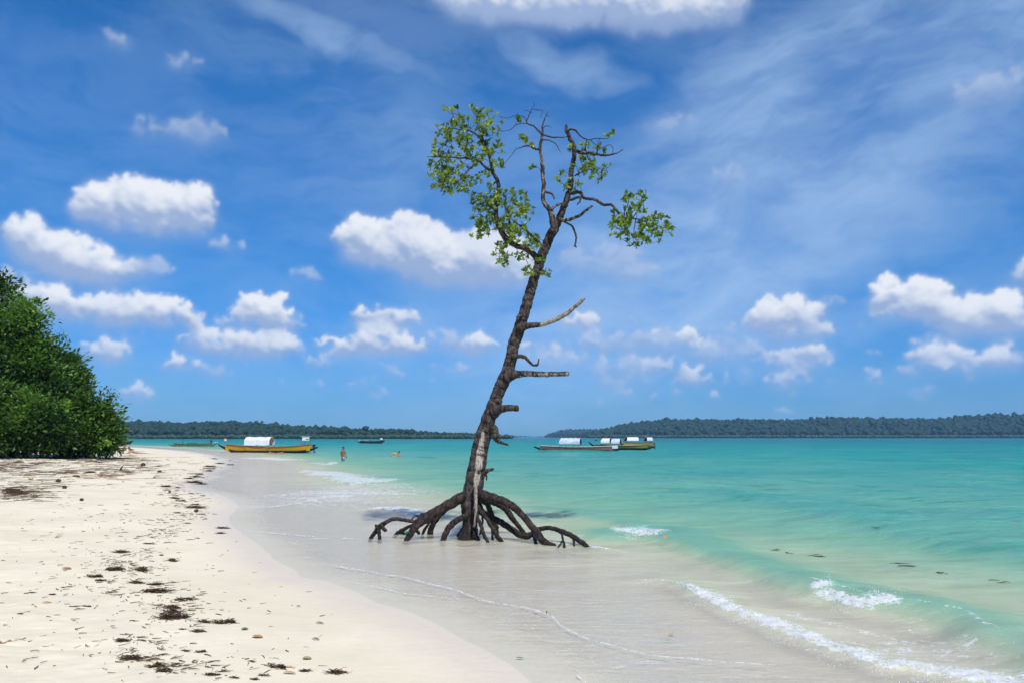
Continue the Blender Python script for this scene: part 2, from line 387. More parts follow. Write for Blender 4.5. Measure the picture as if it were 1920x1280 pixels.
L6 = wl([(440,953),(500,950),(560,944),(600,934),(640,925)])
L7 = wl([(585,882),(612,890),(640,898),(668,905),(700,910)])
L7B = wl([(565,879),(585,884),(600,889)])
L8 = wl([(705,952),(740,958),(780,966),(812,972)])
L9 = wl([(640,1088),(760,1112),(860,1122),(910,1126)])
L10 = wl([(1000,1012),(1040,1018),(1120,1028),(1180,1040)])
L11 = wl([(470,857),(500,860),(530,862)]); L12 = wl([(588,865),(605,868)]); L13 = wl([(612,871),(622,866),(628,864)])
L14 = wl([(1230,1238),(1190,1243),(1150,1252)]); L15 = wl([(1080,1255),(1082,1268),(1100,1284)])
L16 = wl([(1460,1150),(1540,1168),(1620,1186),(1680,1200),(1730,1206)])
L17 = wl([(200,845.5),(260,844),(330,850),(395,858),(420,866)])
def sea_fun(X, Y):
    s = shore_s(X, Y); off = np.maximum(-s, 0); rr = np.hypot(X, Y)
    Z = np.zeros_like(X); foam = np.zeros_like(X); thick = np.zeros_like(X)
    near = (rr < 130) & (Y > 2) & (np.abs(X) < 90)
    # swell and chop, travelling onto the beach
    rng = np.random.default_rng(3); amp = sstep(off, 2.5, 14); wx = (fbm2(X*.12, Y*.12, 2, 81)-.5)*5
    for i in range(24):
        lam = .42*1.25**i; a = R(rng.uniform(-48, 42)+8); k = 2*math.pi/lam
        A = min(.0068*lam**.85, .05)
        fade = sstep(lam*26, rr*.5, rr*1.1) if lam < 12 else 1
        Z += A*amp*fade*np.sin(k*((X+wx)*math.sin(a)+(Y+wx*.5)*math.cos(a))+rng.uniform(0, 6.28))
    Z += amp*(fbm2(X*1.3, Y*1.9, 3, 83)-.5)*.10*(rr < 60)*sstep(rr, 70, 30)
    Z += (1-amp)*sstep(off, .0, 2.0)*(fbm2(X*1.1+Y*.4, Y*2.6, 3, 85)-.5)*.012
    idx = np.where(near.ravel())[0]; x, y = X.ravel()[idx], Y.ravel()[idx]
    zz = np.zeros(len(idx)); ff = np.zeros(len(idx)); tt = np.zeros(len(idx)); dx = np.zeros(len(idx)); dy = np.zeros(len(idx))
    nA = fbm2(x*1.4, y*1.4, 4, 91); nB = fbm2(x*.5, y*.5, 3, 93); nC = fbm2(x*7, y*7, 3, 97, .6)
    wob = (nA-.5)*.5
    def crest(Pl, A, wf, wb, th):
        nonlocal zz, tt, dx, dy
        d, sd, par = poly_dist(x, y, Pl); q = d*sd+wob*.5
        prof = np.where(q > 0, np.exp(-(q/wb)**2), np.exp(-(q/wf)**2))*sstep(par, 0, .10)*sstep(1-par, 0, .06)
        zz += A*prof*(.7+.6*nB); tt += th*prof
        return q, par, prof
    q1, p1, f1 = crest(W1, .16, .36, .90, .30)
    crest(W1B, .07, .25, .7, .15); crest(W0, .10, .5, 1.6, .22)
    q2, p2, f2 = crest(W2, .055, .14, .55, .10)
    # foam on the breaking parts of the first wave
    def bump(p, a, b, e=.02): return sstep(p, a-e, a+e)*sstep(b+e-p, 0, 2*e)
    ff = np.maximum(ff, bump(p1, .115, .235, .03)*np.exp(-((q1+.05)/.30)**2)*1.35)
    ff = np.maximum(ff, bump(p1, .555, .585, .02)*np.exp(-((q1+.10)/.22)**2)*1.0)
    ff = np.maximum(ff, bump(p1, .575, .66, .02)*np.exp(-((q1+.28)/.13)**2)*1.15)
    ff = np.maximum(ff, bump(p1, .635, .69, .02)*np.exp(-((q1+.05)/.20)**2)*1.05)
    ff = np.maximum(ff, bump(p1, .50, .86, .03)*np.exp(-((q1)/.05)**2)*.52)
    # the spilling bore of the second wave with foam trailing seaward
    w2 = np.interp(p2, [0, .12, .2, .5, .85, 1], [.05, .12, .24, .30, .36, .4])
    ff = np.maximum(ff, np.where(q2 < 0, np.exp(-(q2/.07)**2), np.exp(-(q2/(w2*(.6+.9*nB)))**2))*np.interp(p2, [0, .04, .14, .2, 1], [.3, .55, .6, 1.0, 1.05]))
    zz += .055*(nC-.3)*sstep(ff, .3, .7)*(q2 < 3)
    def lace(Pl, wf, wb, st, sh=0.0, mod=.35, lift=0.0):
        nonlocal ff, zz
        d, sd, par = poly_dist(x, y, Pl); q = d*sd+(nA-.5)*sh
        endf = sstep(par, 0, .08)*sstep(1-par, 0, .08); wm = .35+1.5*np.clip(nB*1.6-.3, 0, 1)*nC*1.6; wf2, wb2 = wf*wm, wb*wm
        prof = np.where(q > 0, np.exp(-(q/wb2)**2), np.exp(-(q/wf2)**2))*endf
        ff = np.maximum(ff, prof*(st-mod+2*mod*nA)); zz += lift*prof
    lace(L3, .010, .028, 1.02, .12, .5, .0); lace(L4, .025, .05, .85, .15, .45); lace(L5, .025, .06, .75, .2, .5); lace(L6, .12, .45, .66, .5, .35)
    lace(L7, .8, 2.0, .95, 2.0, .32, .05); lace(L7B, .3, .8, .75, .5); lace(L8, .35, .8, 1.05, .6, .25, .06); lace(L9, .014, .03, .80, .2, .55)
    lace(L10, .06, .20, .74, .3, .35, .03); lace(L11, 1.2, 3.0, 1.0, 1, .3); lace(L12, .7, 1.4, 1.0, .5); lace(L13, .4, .8, 1.05, .2, .2)
    lace(L14, .015, .025, .7, .1); lace(L15, .02, .03, .7, .05); lace(L16, .07, .16, .62, .3, .3); lace(L17, .8, 1.6, .75, 1.0, .4)
    # thin streaky foam left by the breaker at the left of the tree
    c = at(660, 925); k = np.clip(1-((x-c[0])/3.6)**2-((y-c[1])/6.5)**2, 0, 1); ff = np.maximum(ff, k**.5*(.30+.62*fbm2(x*.9+y*.2, y*2.2, 4, 99)))
    c = at(1700, 1225, 0); k = np.clip(1-((x-c[0])/1.5)**2-((y-c[1])/.75)**2, 0, 1); ff = np.maximum(ff, k*.50)
    Z.ravel()[idx] += zz; foam.ravel()[idx] = ff; thick.ravel()[idx] = tt
    depth = np.clip(-np.interp(s, LS, LZ), 0, 10)+thick*.9+np.maximum(Z, 0)*.8
    # the edge: water runs out exactly at the sand
    Z = np.where(s > 0, -.02*np.minimum(s, 4)-.004, Z*sstep(off, 0, 1.2)+.004*sstep(off, 0, .5))
    dispx = np.zeros_like(X)
    global SEA_Z; SEA_Z = Z
    return Z, {'depth': depth, 'foam': foam, 'shore': s}, (dispx, dispx)

m_sea, t, out = material('sea_water')
geo = t.node('ShaderNodeNewGeometry'); P3 = geo.outputs['Position']
dep = t.node('ShaderNodeAttribute', attribute_name='depth').outputs['Fac']
foa = t.node('ShaderNodeAttribute', attribute_name='foam').outputs['Fac']
shr = t.node('ShaderNodeAttribute', attribute_name='shore').outputs['Fac']
calm = t.mr(shr, -3.6, -.8)       # 1 on the thin film of the swash
r1 = t.noise(t.v('MULTIPLY', P3, (.55, 1.5, 1)), 2.0, 5, .6)
r2 = t.noise(t.v('MULTIPLY', P3, (.7, 1.7, 1)), 7.0, 4, .6)
rs = t.noise(t.v('MULTIPLY', P3, (.9, 3.0, 1)), 3.2, 4, .6)
r3 = t.noise(t.v('MULTIPLY', P3, (.7, 1.2, 1)), .5, 3, .5)
hgt = t.m('MULTIPLY_ADD', r2, .27, t.m('MULTIPLY_ADD', r3, 3.2, t.m('MULTIPLY', r1, t.mr(dep, .3, 1.2, .95, 1.7))))
hgt_c = t.m('MULTIPLY_ADD', r1, .30, t.m('MULTIPLY', rs, .85))
rlim = t.mr(dep, .30, .12); hgt = t.m('MULTIPLY_ADD', t.m('MULTIPLY', rs, rlim), .45, hgt)
hh = t.m('ADD', t.m('MULTIPLY', hgt, t.m('SUBTRACT', 1.0, calm)), t.m('MULTIPLY', hgt_c, calm))
bmp = t.node('ShaderNodeBump', {'Strength': 1.0, 'Distance': .17, 'Height': hh})
patch = t.noise(t.v('MULTIPLY', P3, (.5, 1, 1)), .06, 3, .5)
dep2 = t.m('MULTIPLY', dep, t.m('MULTIPLY_ADD', patch, 1.1, .45))
bcol = t.ramp(t.m('DIVIDE', dep2, 6.0, clamp=True), [(0, (.93, .83, .66)), (.020, (.80, .74, .55)), (.05, (.45, .54, .35)), (.10, (.21, .44, .29)), (.19, (.095, .38, .29)), (.32, (.018, .33, .265)), (.58, (.001, .25, .235)), (1, (.0, .155, .21))])
bodyf = t.m('SUBTRACT', 1.0, t.m('EXPONENT', t.m('MULTIPLY', dep, -8.0)))
bodyf = t.m('MULTIPLY', bodyf, .97)
cr_ = t.noise(t.v('MULTIPLY', P3, (.30, 1.0, 1)), 1.1, 4, .6); crm = t.m('MULTIPLY', t.mr(cr_, .54, .68), t.mr(dep, .5, 1.1, 0, .75)); bcol = t.mix(crm, bcol, (.012, .27, .165))
cr2 = t.noise(t.v('MULTIPLY', P3, (.12, .5, 1)), .35, 3, .5); bcol = t.mix(t.m('MULTIPLY', t.mr(cr2, .50, .66), t.mr(dep, 1.0, 2.0, 0, .45)), bcol, (.002, .17, .215))
clear = t.node('ShaderNodeBsdfTransparent', {'Color': (.96, .985, .98, 1)})
dif = t.node('ShaderNodeBsdfPrincipled', {'Base Color': bcol, 'Normal': bmp.outputs[0], 'Roughness': 1.0, 'Specular IOR Level': 0.0, 'Subsurface Weight': 1.0, 'Subsurface Radius': (1, 1, 1), 'Subsurface Scale': .55}, subsurface_method='BURLEY')
body = t.node('ShaderNodeMixShader', {0: bodyf, 1: clear.outputs[0], 2: dif.outputs[0]})
fr = t.node('ShaderNodeFresnel', {'IOR': 1.33, 'Normal': bmp.outputs[0]})
frm = t.m('MULTIPLY', t.m('MINIMUM', fr.outputs[0], .55), t.m('MULTIPLY', t.m('ADD', t.m('MULTIPLY_ADD', t.mr(dep, .22, .06), .24, .36), t.mr(dep, .35, 1.2, 0, .16)), t.mr(t.m('MULTIPLY_ADD', t.m('SUBTRACT', r1, .5), 1.2, shr), -.05, -1.0, .25, 1.0)))
gl = t.node('ShaderNodeBsdfGlossy', {'Color': (1, 1, 1, 1), 'Roughness': .09, 'Normal': bmp.outputs[0]})
surf = t.node('ShaderNodeMixShader', {0: frm, 1: body.outputs[0], 2: gl.outputs[0]})
fn = t.noise(t.v('MULTIPLY', P3, (1, 1.5, 1)), 5.0, 8, .70)
fv = t.node('ShaderNodeTexVoronoi', {'Vector': P3, 'Scale': 14.0}, feature='DISTANCE_TO_EDGE').outputs['Distance']
fm = t.m('ADD', t.m('MINIMUM', foa, .80), t.m('ADD', t.m('MULTIPLY_ADD', fn, 2.4, -1.24), t.m('MULTIPLY_ADD', fv, -1.2, .12)))
fmask = t.m('MULTIPLY', t.mr(fm, .40, .78), t.mr(foa, .12, .30))
fb = t.node('ShaderNodeBump', {'Strength': .7, 'Distance': .05, 'Height': fn})
fd = t.node('ShaderNodeBsdfPrincipled', {'Base Color': (.86, .88, .88, 1), 'Roughness': .45, 'Normal': fb.outputs[0]})
ftl = t.node('ShaderNodeBsdfTranslucent', {'Color': (.9, .93, .93, 1)}); ftr = t.node('ShaderNodeBsdfTransparent')
fd1 = t.node('ShaderNodeMixShader', {0: .20, 1: fd.outputs[0], 2: ftl.outputs[0]}); fd2 = t.node('ShaderNodeMixShader', {0: .04, 1: fd1.outputs[0], 2: ftr.outputs[0]})
fin = t.node('ShaderNodeMixShader', {0: fmask, 1: surf.outputs[0], 2: fd2.outputs[0]}); t.l.new(fin.outputs[0], out.inputs[0])
tag(polar_mesh('sea', sea_fun, m_sea), kind='structure')

_ang, _rr = polar_grid()
def sea_z(x, y):
    """height of the modelled sea surface at a point"""
    i = np.clip(np.searchsorted(_rr, math.hypot(x, y)), 0, len(_rr)-1); j = np.clip(np.searchsorted(_ang, math.atan2(x, y)), 0, len(_ang)-1); return float(SEA_Z[i, j])

# ---------------------------------------------------------------- far islands
def leaf_mat(name, lo, hi, rough=.55, trans=.25, bump=None, attr='tint'):
    m_, t, out = material(name)
    a = t.node('ShaderNodeAttribute', attribute_name=attr).outputs['Fac']
    col = t.mix(a, lo, hi)
    bs = t.node('ShaderNodeBsdfPrincipled', {'Base Color': col, 'Roughness': rough, 'Specular IOR Level': .4})
    if bump:
        g = t.node('ShaderNodeNewGeometry').outputs['Position']; n = t.noise(g, bump[0], 4, .6)
        b = t.node('ShaderNodeBump', {'Strength': 1.0, 'Distance': bump[1], 'Height': n}); t.l.new(b.outputs[0], bs.inputs['Normal'])
        c2 = t.mix(t.mr(n, .35, .65), tuple(c*.55 for c in lo), hi); c3 = t.mix(.5, col, c2); t.l.new(c3, bs.inputs['Base Color'])
    if trans:
        tr = t.node('ShaderNodeBsdfTranslucent', {'Color': t.mix(a, tuple(c*1.5 for c in lo), tuple(c*1.6 for c in hi))})
        mx = t.node('ShaderNodeMixShader', {0: trans, 1: bs.outputs[0], 2: tr.outputs[0]}); t.l.new(mx.outputs[0], out.inputs[0])
    else: t.l.new(bs.outputs[0], out.inputs[0])
    return m_
m_forest = leaf_mat('forest_canopy', (.003, .020, .015), (.018, .060, .030), .8, 0, (.35, 1.6))
m_fringe = leaf_mat('mangrove_fringe', (.018, .050, .022), (.042, .085, .034), .8, 0, (.5, 1.0))
def simple_mat(name, col, rough=.6, noise=None, metal=0.0, spec=.4, bump=None, col2=None, stretch=(1, 1, 1), coord='Object'):
    m_, t, out = material(name); tcn = t.node('ShaderNodeTexCoord').outputs[coord]
    if stretch != (1, 1, 1): tcn = t.v('MULTIPLY', tcn, stretch)
    n = t.noise(tcn, noise or 6.0, 5, .6)
    c = t.mix(t.mr(n, .32, .68), col, col2 or tuple(x*.72 for x in col))
    bs = t.node('ShaderNodeBsdfPrincipled', {'Base Color': c, 'Roughness': rough, 'Metallic': metal, 'Specular IOR Level': spec})
    if bump:
        b = t.node('ShaderNodeBump', {'Strength': 1.0, 'Distance': bump, 'Height': n}); t.l.new(b.outputs[0], bs.inputs['Normal'])
    t.l.new(bs.outputs[0], out.inputs[0]); return m_
m_hill = simple_mat('hill_undergrowth', (.03, .05, .018), .9, .05)
def ico(sub=1):
    bm = bmesh.new(); bmesh.ops.create_icosphere(bm, subdivisions=sub, radius=1.0); bm.verts.ensure_lookup_table()
    V = np.array([v.co[:] for v in bm.verts]); F = np.array([[v.index for v in f.verts] for f in bm.faces]); bm.free(); return V, F
ICO1, ICO2 = ico(1), ico(2)
def blobs(name, C, S, tint, mat, base=ICO2, lump=.35, seed=0, parent=None):
    """many lumpy crowns in one canopy mesh. C (n,3) centres, S (n,3) radii"""
    V0, F0 = base; n, m = len(C), len(V0)
    V = V0[None]*S[:, None, :]
    q = (V0[None]*1.7+np.arange(n)[:, None, None]*7.31).reshape(-1, 3)
    k = (1+lump*2*(fbm3(q, 2, seed)-.5)).reshape(n, m, 1)
    V = V*k+C[:, None, :]
    F = (F0[None]+(np.arange(n)*m)[:, None, None]).reshape(-1, 3)
    return mesh_np(name, V.reshape(-1, 3), F, mat, parent, True, {'tint': np.repeat(tint, m)})
def island(sky_px, Y, depth, tree, ncrown, seed, label, fringe=True):
    """sky_px: the tree-top skyline, as seen; built as a hill with a wood on it"""
    rng = np.random.default_rng(seed)
    px = np.array([q[0] for q in sky_px], float); py = np.array([q[1] for q in sky_px], float)
    Yr = Y+depth*.55
    xs = np.array([atY(a, b, Yr)[0] for a, b in sky_px]); hs = np.array([atY(a, b, Yr)[2] for a, b in sky_px])
    def ridge(x): return np.interp(x, xs, hs, left=0, right=hs[-1])
    def ground(x, v): return np.maximum(ridge(x)-tree*1.25, .3)*np.interp(v, [0, .08, .3, .55, .8, 1], [0, .10, .62, 1, .7, 0])
    nx, nv = 220, 14; gx = np.linspace(xs[0], xs[-1], nx); gv = np.linspace(0, 1, nv)
    GX, GV = np.meshgrid(gx, gv); GY = Y+depth*GV+(fbm2(GX*.01, GX*0, 3, seed)-.5)*depth*.12*(1-GV)
    GZ = ground(GX, GV)-1.0*(GV < .02)
    V = np.stack([GX, GY, GZ], -1).reshape(-1, 3)
    tag(mesh_np('hill', V, grid_faces(nv, nx), m_hill), kind='structure')
    x = rng.uniform(xs[0], xs[-1], ncrown); v = rng.uniform(0.02, .72, ncrown)**1.0
    yo = (fbm2(x*.01, x*0, 3, seed)-.5)*depth*.12
    ncrown_ = ncrown; sz = tree*rng.uniform(.20, .50, ncrown)*np.clip(ridge(x)/(tree*1.2), .25, 1)
    z = ground(x, v)+np.minimum(tree, ridge(x))*rng.uniform(.35, .85, ncrown)+rng.normal(0, tree*.07, ncrown)
    em = rng.random(ncrown) < .05; z[em] += tree*.18
    C = np.stack([x, Y+depth*v+yo*(1-v), z], -1); S = np.stack([sz, sz, sz*rng.uniform(.65, 1.05, ncrown)], -1)
    tn = np.clip(fbm2(x*.02, v*6, 3, seed+5)*.9+rng.normal(0, .22, ncrown)-.05, 0, 1)
    o = blobs('forest', C, S, tn, m_forest, ICO1, .55, seed); tag(o, label, 'forest', kind='stuff')
    if fringe:
        n2 = int(ncrown*.28); x = rng.uniform(xs[0], xs[-1], n2); s2 = tree*rng.uniform(.14, .26, n2)
        yo = (fbm2(x*.01, x*0, 3, seed)-.5)*depth*.12
        C = np.stack([x, Y-tree*rng.uniform(.0, .7, n2)+yo, s2*.75+rng.uniform(0, tree*.12, n2)], -1); S = np.stack([s2*1.3, s2, s2], -1)
        o = blobs('shore_mangroves', C, S, rng.random(n2), m_fringe, ICO1, .5, seed+1); tag(o, label.replace('forest', 'mangrove fringe'), 'mangroves', kind='stuff')
island([(-420,800),(-200,797),(0,794),(130,790),(200,788),(230,787),(280,784),(330,789),(380,787),(430,786),(480,788),(540,793),(580,797),(640,798),(700,804),(760,806),(800,810),(850,812),(900,814),(960,818)], 1050, 260, 12, 5600, 1, 'low dark green forest along the left shore of the bay')
island([(1085,817),(1100,811),(1130,801),(1170,792),(1210,786),(1260,782),(1330,782),(1400,783),(1480,783),(1560,779),(1640,780),(1700,780),(1760,781),(1800,778),(1860,772),(1920,772),(2000,776),(2200,781),(2600,800)], 1900, 500, 17, 9500, 2, 'bluish green forest covering the long right island')
island([(300,806),(380,800),(430,792),(475,787),(520,793),(580,800),(640,806)], 3000, 700, 18, 1100, 3, 'hazy blue forest on the hill behind the left shore', False)
island([(1020,818),(1032,811),(1050,804),(1080,802),(1120,802),(1160,803),(1240,806)], 3300, 700, 20, 1300, 4, 'hazy blue forest on the rounded headland left of the right island', False)
island([(700,814),(800,811),(880,811),(930,815),(1000,817.5),(1090,818)], 4300, 600, 10, 900, 5, 'thin pale blue forest on the horizon beyond the mangrove', False)

# ---------------------------------------------------------------- tubes with bark
def catmull(P, n):
    P = np.asarray(P, float); Q = np.vstack([2*P[0]-P[1], P, 2*P[-1]-P[-2]]); out = []
    for i in range(len(P)-1):
        p0_, p1_, p2_, p3_ = Q[i:i+4]
        for tt in np.linspace(0, 1, n, endpoint=False):
            out.append(.5*((2*p1_)+(-p0_+p2_)*tt+(2*p0_-5*p1_+4*p2_-p3_)*tt**2+(-p0_+3*p1_-3*p2_+p3_)*tt**3))
    out.append(P[-1]); return np.array(out)
def tube(P, rad, sides=10, sub=6, lump=.12, seed=0, freq=9.0, bend=0.0, flat_end=True):
    """returns V, F of a tapered, gnarled limb through points P (world)"""
    PR = catmull(np.column_stack([P, rad]), sub); C = PR[:, :3].copy(); r = np.maximum(PR[:, 3], .0012); n = len(C)
    if bend:
        s_ = np.arange(n)*.9+seed*3.3
        for k in range(3): C[:, k] += (vnoise2(s_, s_*0+k*9., seed)-.5)*bend*np.minimum(1, np.minimum(np.arange(n), 6)/3.)
    T = np.gradient(C, axis=0); T /= np.linalg.norm(T, axis=1)[:, None]+1e-9
    N = np.zeros_like(C); u = np.cross(T[0], [0.3, 1, .1]); N[0] = u/np.linalg.norm(u)
    for i in range(1, n):
        u = N[i-1]-T[i]*np.dot(N[i-1], T[i]); N[i] = u/(np.linalg.norm(u)+1e-9)
    B = np.cross(T, N); a = np.linspace(0, 2*math.pi, sides, endpoint=False)
    ring = np.cos(a)[None, :, None]*N[:, None]+np.sin(a)[None, :, None]*B[:, None]
    V = C[:, None]+ring*r[:, None, None]
    if lump:
        arc = np.concatenate([[0], np.cumsum(np.linalg.norm(np.diff(C, axis=0), axis=1))])
        cs = np.stack([np.cos(a)[None]*1.5+0*arc[:, None], np.sin(a)[None]*1.5+0*arc[:, None], arc[:, None]*freq*.5+0*a[None]], -1).reshape(-1, 3)+seed*3.7
        k = (fbm3(cs, 3, seed)-.5).reshape(n, sides, 1)*2*lump
        V = V+ring*r[:, None, None]*k
    F = grid_faces(n, sides, wrap=True); V = V.reshape(-1, 3)
    c0, c1 = len(V), len(V)+1; V = np.vstack([V, C[0], C[-1]+T[-1]*r[-1]*(.3 if flat_end else 1)])
    cap0 = [(c0, (j+1) % sides, j) for j in range(sides)]; b = (n-1)*sides
    cap1 = [(c1, b+j, b+(j+1) % sides) for j in range(sides)]
    return V, [F, np.array(cap0+cap1)], C
class Acc:
    def __init__(s): s.V = []; s.Q = []; s.T = []; s.n = 0; s.A = []
    def add(s, V, Fs, a=None):
        s.V.append(V)
        for f in (Fs if isinstance(Fs, (list, tuple)) else [Fs]):
            f = np.asarray(f)
            if len(f): (s.Q if f.shape[1] == 4 else s.T).append(f+s.n)
        s.A.append(np.full(len(V), 0.0) if a is None else (np.full(len(V), float(a)) if np.isscalar(a) else a)); s.n += len(V)
    def build(s, name, mat, parent=None, loc=None, smooth=True, attr='tint'):
        if not s.V: return None
        Fs = [np.vstack(x) for x in (s.Q, s.T) if x]
        return mesh_np(name, np.vstack(s.V), Fs, mat, parent, smooth, {attr: np.concatenate(s.A)}, loc)
def bark_mat(name, dark, lite, pale, wetz=None):
    m_, t, out = material(name); g = t.node('ShaderNodeNewGeometry').outputs['Position']
    a = t.node('ShaderNodeAttribute', attribute_name='tint').outputs['Fac']
    g2 = t.v('MULTIPLY', g, (1, 1, .45)); n1 = t.noise(g2, 16, 6, .68); n2 = t.noise(g2, 55, 4, .6)
    vz = t.node('ShaderNodeTexVoronoi', {'Vector': t.v('MULTIPLY_ADD', t.noise(g, 9, 3, out='Color'), (.06, .06, .06), g2), 'Scale': 30.0}, feature='DISTANCE_TO_EDGE').outputs['Distance']
    c = t.mix(t.mr(n1, .36, .66), dark, lite); c = t.mix(t.m('MULTIPLY', t.mr(n2, .60, .72), .55), c, (.36, .33, .30))
    c = t.mix(t.mr(vz, .0, .10, .6, .0), c, (.012, .009, .007))
    grainv = t.noise(t.v('MULTIPLY', g, (1, 1, .12)), 40, 4, .65)
    pc = t.mix(t.mr(grainv, .35, .60), tuple(x*.30 for x in pale), pale)
    pm = t.m('MULTIPLY', t.mr(t.m('MULTIPLY_ADD', t.m('SUBTRACT', n1, .5), .9, a), .42, .60), 1.0)
    c = t.mix(pm, c, pc)
    bs = t.node('ShaderNodeBsdfPrincipled', {'Base Color': c, 'Roughness': .82, 'Specular IOR Level': .3})
    if wetz is not None:
        z = t.node('ShaderNodeSeparateXYZ', {0: g}).outputs[2]; wt = t.mr(t.m('MULTIPLY_ADD', t.m('SUBTRACT', n1, .5), .3, z), .30, .05)
        t.l.new(t.mix(t.m('MULTIPLY', wt, .75), c, (.010, .007, .006)), bs.inputs['Base Color']); t.l.new(t.m('MULTIPLY_ADD', wt, -.45, .82), bs.inputs['Roughness'])
    b = t.node('ShaderNodeBump', {'Strength': 1.0, 'Distance': .022, 'Height': t.m('MULTIPLY_ADD', n1, 1.0, t.m('MULTIPLY_ADD', t.m('MINIMUM', vz, .12), 3.0, t.m('MULTIPLY', n2, .35)))})
    t.l.new(b.outputs[0], bs.inputs['Normal']); t.l.new(bs.outputs[0], out.inputs[0]); return m_
m_bark = bark_mat('mangrove_bark', (.022, .017, .016), (.125, .100, .088), (.52, .45, .38))
m_root = bark_mat('mangrove_root_bark', (.013, .009, .008), (.085, .056, .048), (.45, .38, .33), wetz=.3)
m_twig = simple_mat('twig_bark', (.075, .052, .042), .8, 30)
m_leaf = leaf_mat('mangrove_leaf', (.040, .105, .012), (.31, .40, .045), .36, .34)

# ---------------------------------------------------------------- the mangrove standing in the shallows
T0 = at(884, 1009); TY = T0[1]; PXM = TY/F_PX        # metres per photo pixel at the trunk
base = (T0[0], T0[1], 0.0)
mangrove = empty('mangrove_tree', base, 'tall leaning mangrove with a bare dark trunk standing on arched roots in the shallow water', 'tree')
def limb(pts, dy0=0.0, dy1=0.0, **kw):
    """pts: (px, py, radius px) -> world limb, its depth running from dy0 to dy1 behind the trunk plane"""
    n = len(pts); P = []; r = []
    for i, (px, py, rp) in enumerate(pts):
        f = i/(n-1); P.append(atY(px, py, TY+dy0+(dy1-dy0)*f)); r.append(rp*PXM*.92)
    return tube(np.array(P), np.array(r), **kw)
SKEL = []      # skeleton nodes twigs may grow from
def mk_limb(name, pts, dy0=0, dy1=0, pale=0.0, label=None, mat=None, skel=True, **kw):
    kw = dict(dict(sides=10, sub=6, lump=.14, seed=len(SKEL)+3, freq=14, bend=.015), **kw)
    V, F, C = limb(pts, dy0, dy1, **kw); A = Acc(); A.add(V, F, pale if not callable(pale) else pale(V))
    o = A.build(name, mat or m_bark, mangrove, base)
    if label: o['label'] = label
    if skel: SKEL.extend([tuple(c) for c in C[2:]])
    return o
trunk_px = [(881,1010,16),(881,975,15),(883,948,20),(886,927,19.5),(889,904,18.5),(893,880,18),(897,857,17),(901.5,834,16.5),(907,815,15.8),(913,798,15.5),(918,780,14.5),(925,763,14),(932,742,13),(940,722,13),(951,702,14),(955,685,12.8),(959,667,12.2),(964,645,12),(972,620,12.3),(979,597,11.5),(986.5,574,11),(991,557,10.6),(996,541,10.6),(1002,522,10),(1008,503,10),(1014,485,10.4),(1022,466,9.6),(1029,448,9.6),(1037,434,9.8),(1044,420,8.8),(1050,407,7.6),(1055,394,7),(1063.5,371,6),(1068,357,5.4),(1071,344,5.2),(1070.5,330,4.9),(1071.7,316,4.8),(1075,300,4.6),(1076.5,285,4.6),(1075,272,4.2),(1070,263,4),(1065.5,254,3.8),(1062.5,244,3.6),(1062,235,2.2)]
def trunk_pale(V):
    # exposed pale heartwood: a strip down the front of the lower trunk
    z = V[:, 2]; px = 960+V[:, 0]/V[:, 1]*F_PX
    cen = np.interp(z, [0.05, .55, .9, 1.3, 1.75, 2.1], [890, 891, 891, 897, 902, 906]); wd = np.interp(z, [.5, .9, 1.2, 1.7, 2.05, 2.25], [2.0, 3.5, 7.5, 8.5, 4.5, .5])*PXM
    front = V[:, 1] < TY
    xw = (px-cen)*PXM
    return np.where(front, sstep(wd-np.abs(xw), -.012, .03), 0)*((z > .5) & (z < 2.3))*.72+.05*(fbm3(V*3, 2, 5)-.5)
mk_limb('trunk', trunk_px, 0, .35, pale=trunk_pale, sides=28, sub=9, lump=.09, seed=4, freq=9.0, bend=.03)
# living and dead limbs
B = lambda *a, **k: mk_limb('branch', *a, **k)
B([(1012,494,5),(1008.8,489,6.5),(998,475,6.6),(984,466,5.8),(968,461.6,5.8),(951,449,5.9),(939,431.5,5.6),(931,409.6,5.2),(930.5,382,4.9),(935,360,4.3),(933.6,341,4),(925.4,325,3.6),(920,303,3.2),(914.5,284,3),(911.7,273,2.2),(905,259,1.6),(897,238,1.1),(893,222,.8)], .2, -.5)
B([(925,326,2.8),(907.6,311,2.6),(896.7,301.7,2.2),(877.5,297.5,1.8),(855.7,296,1.5),(828,293.5,1.1),(801,295,.7)], -.35, -.9)
B([(915,286,2.2),(902,262,1.8),(884,247,1.5),(862,243,1.2),(838,240,.9),(822,246,.7)], -.4, .4)
B([(896,302,2),(880,318,1.5),(866,334,1.2),(852,344,.9),(838,352,.7)], -.5, -.9)
B([(957,452,2.8),(955.5,426,2.6),(952.7,399,2.4),(946,386,1.6),(949,368,1)], -.1, -.3, pale=.30)
B([(931,395,2),(918,388,1.5),(903,384,1.1),(888,388,.8)], -.2, .3)
B([(1020,470,4),(1008,452,3.6),(998,444,2.8),(991,436,2.0),(978,424,1.4),(965,418,1)], 0, -.4)
B([(1036,436,8.5),(1038.8,426,8),(1034.7,404,6.8),(1029,392,5.4),(1021,382,4.6),(1018,368.6,4.2),(1019.7,349.5,4.4),(1018.3,333,4.1),(1017,316.7,4.3),(1015.6,297.5,3.3),(1012.9,281,3.2),(1014,267.5,3.2),(1017,251,2.6),(1017,237,1.7),(1022.4,221,1.2),(1029,204,.7)], .05, .15, pale=.42, label='pale grey bare upright branch')
B([(1012,281,2.6),(1002,279,2.3),(992,274,1.8),(979,276,1.3),(966,282,.8),(956,296,.6),(949,302,.5)], 0, -.3)
B([(1016,252,2.3),(1008,244,2),(1000.6,237,1.7),(988,230.6,1.5),(992,215.5,1.1),(1000.6,199,.8),(1000.6,190,.5)], .1, .3)
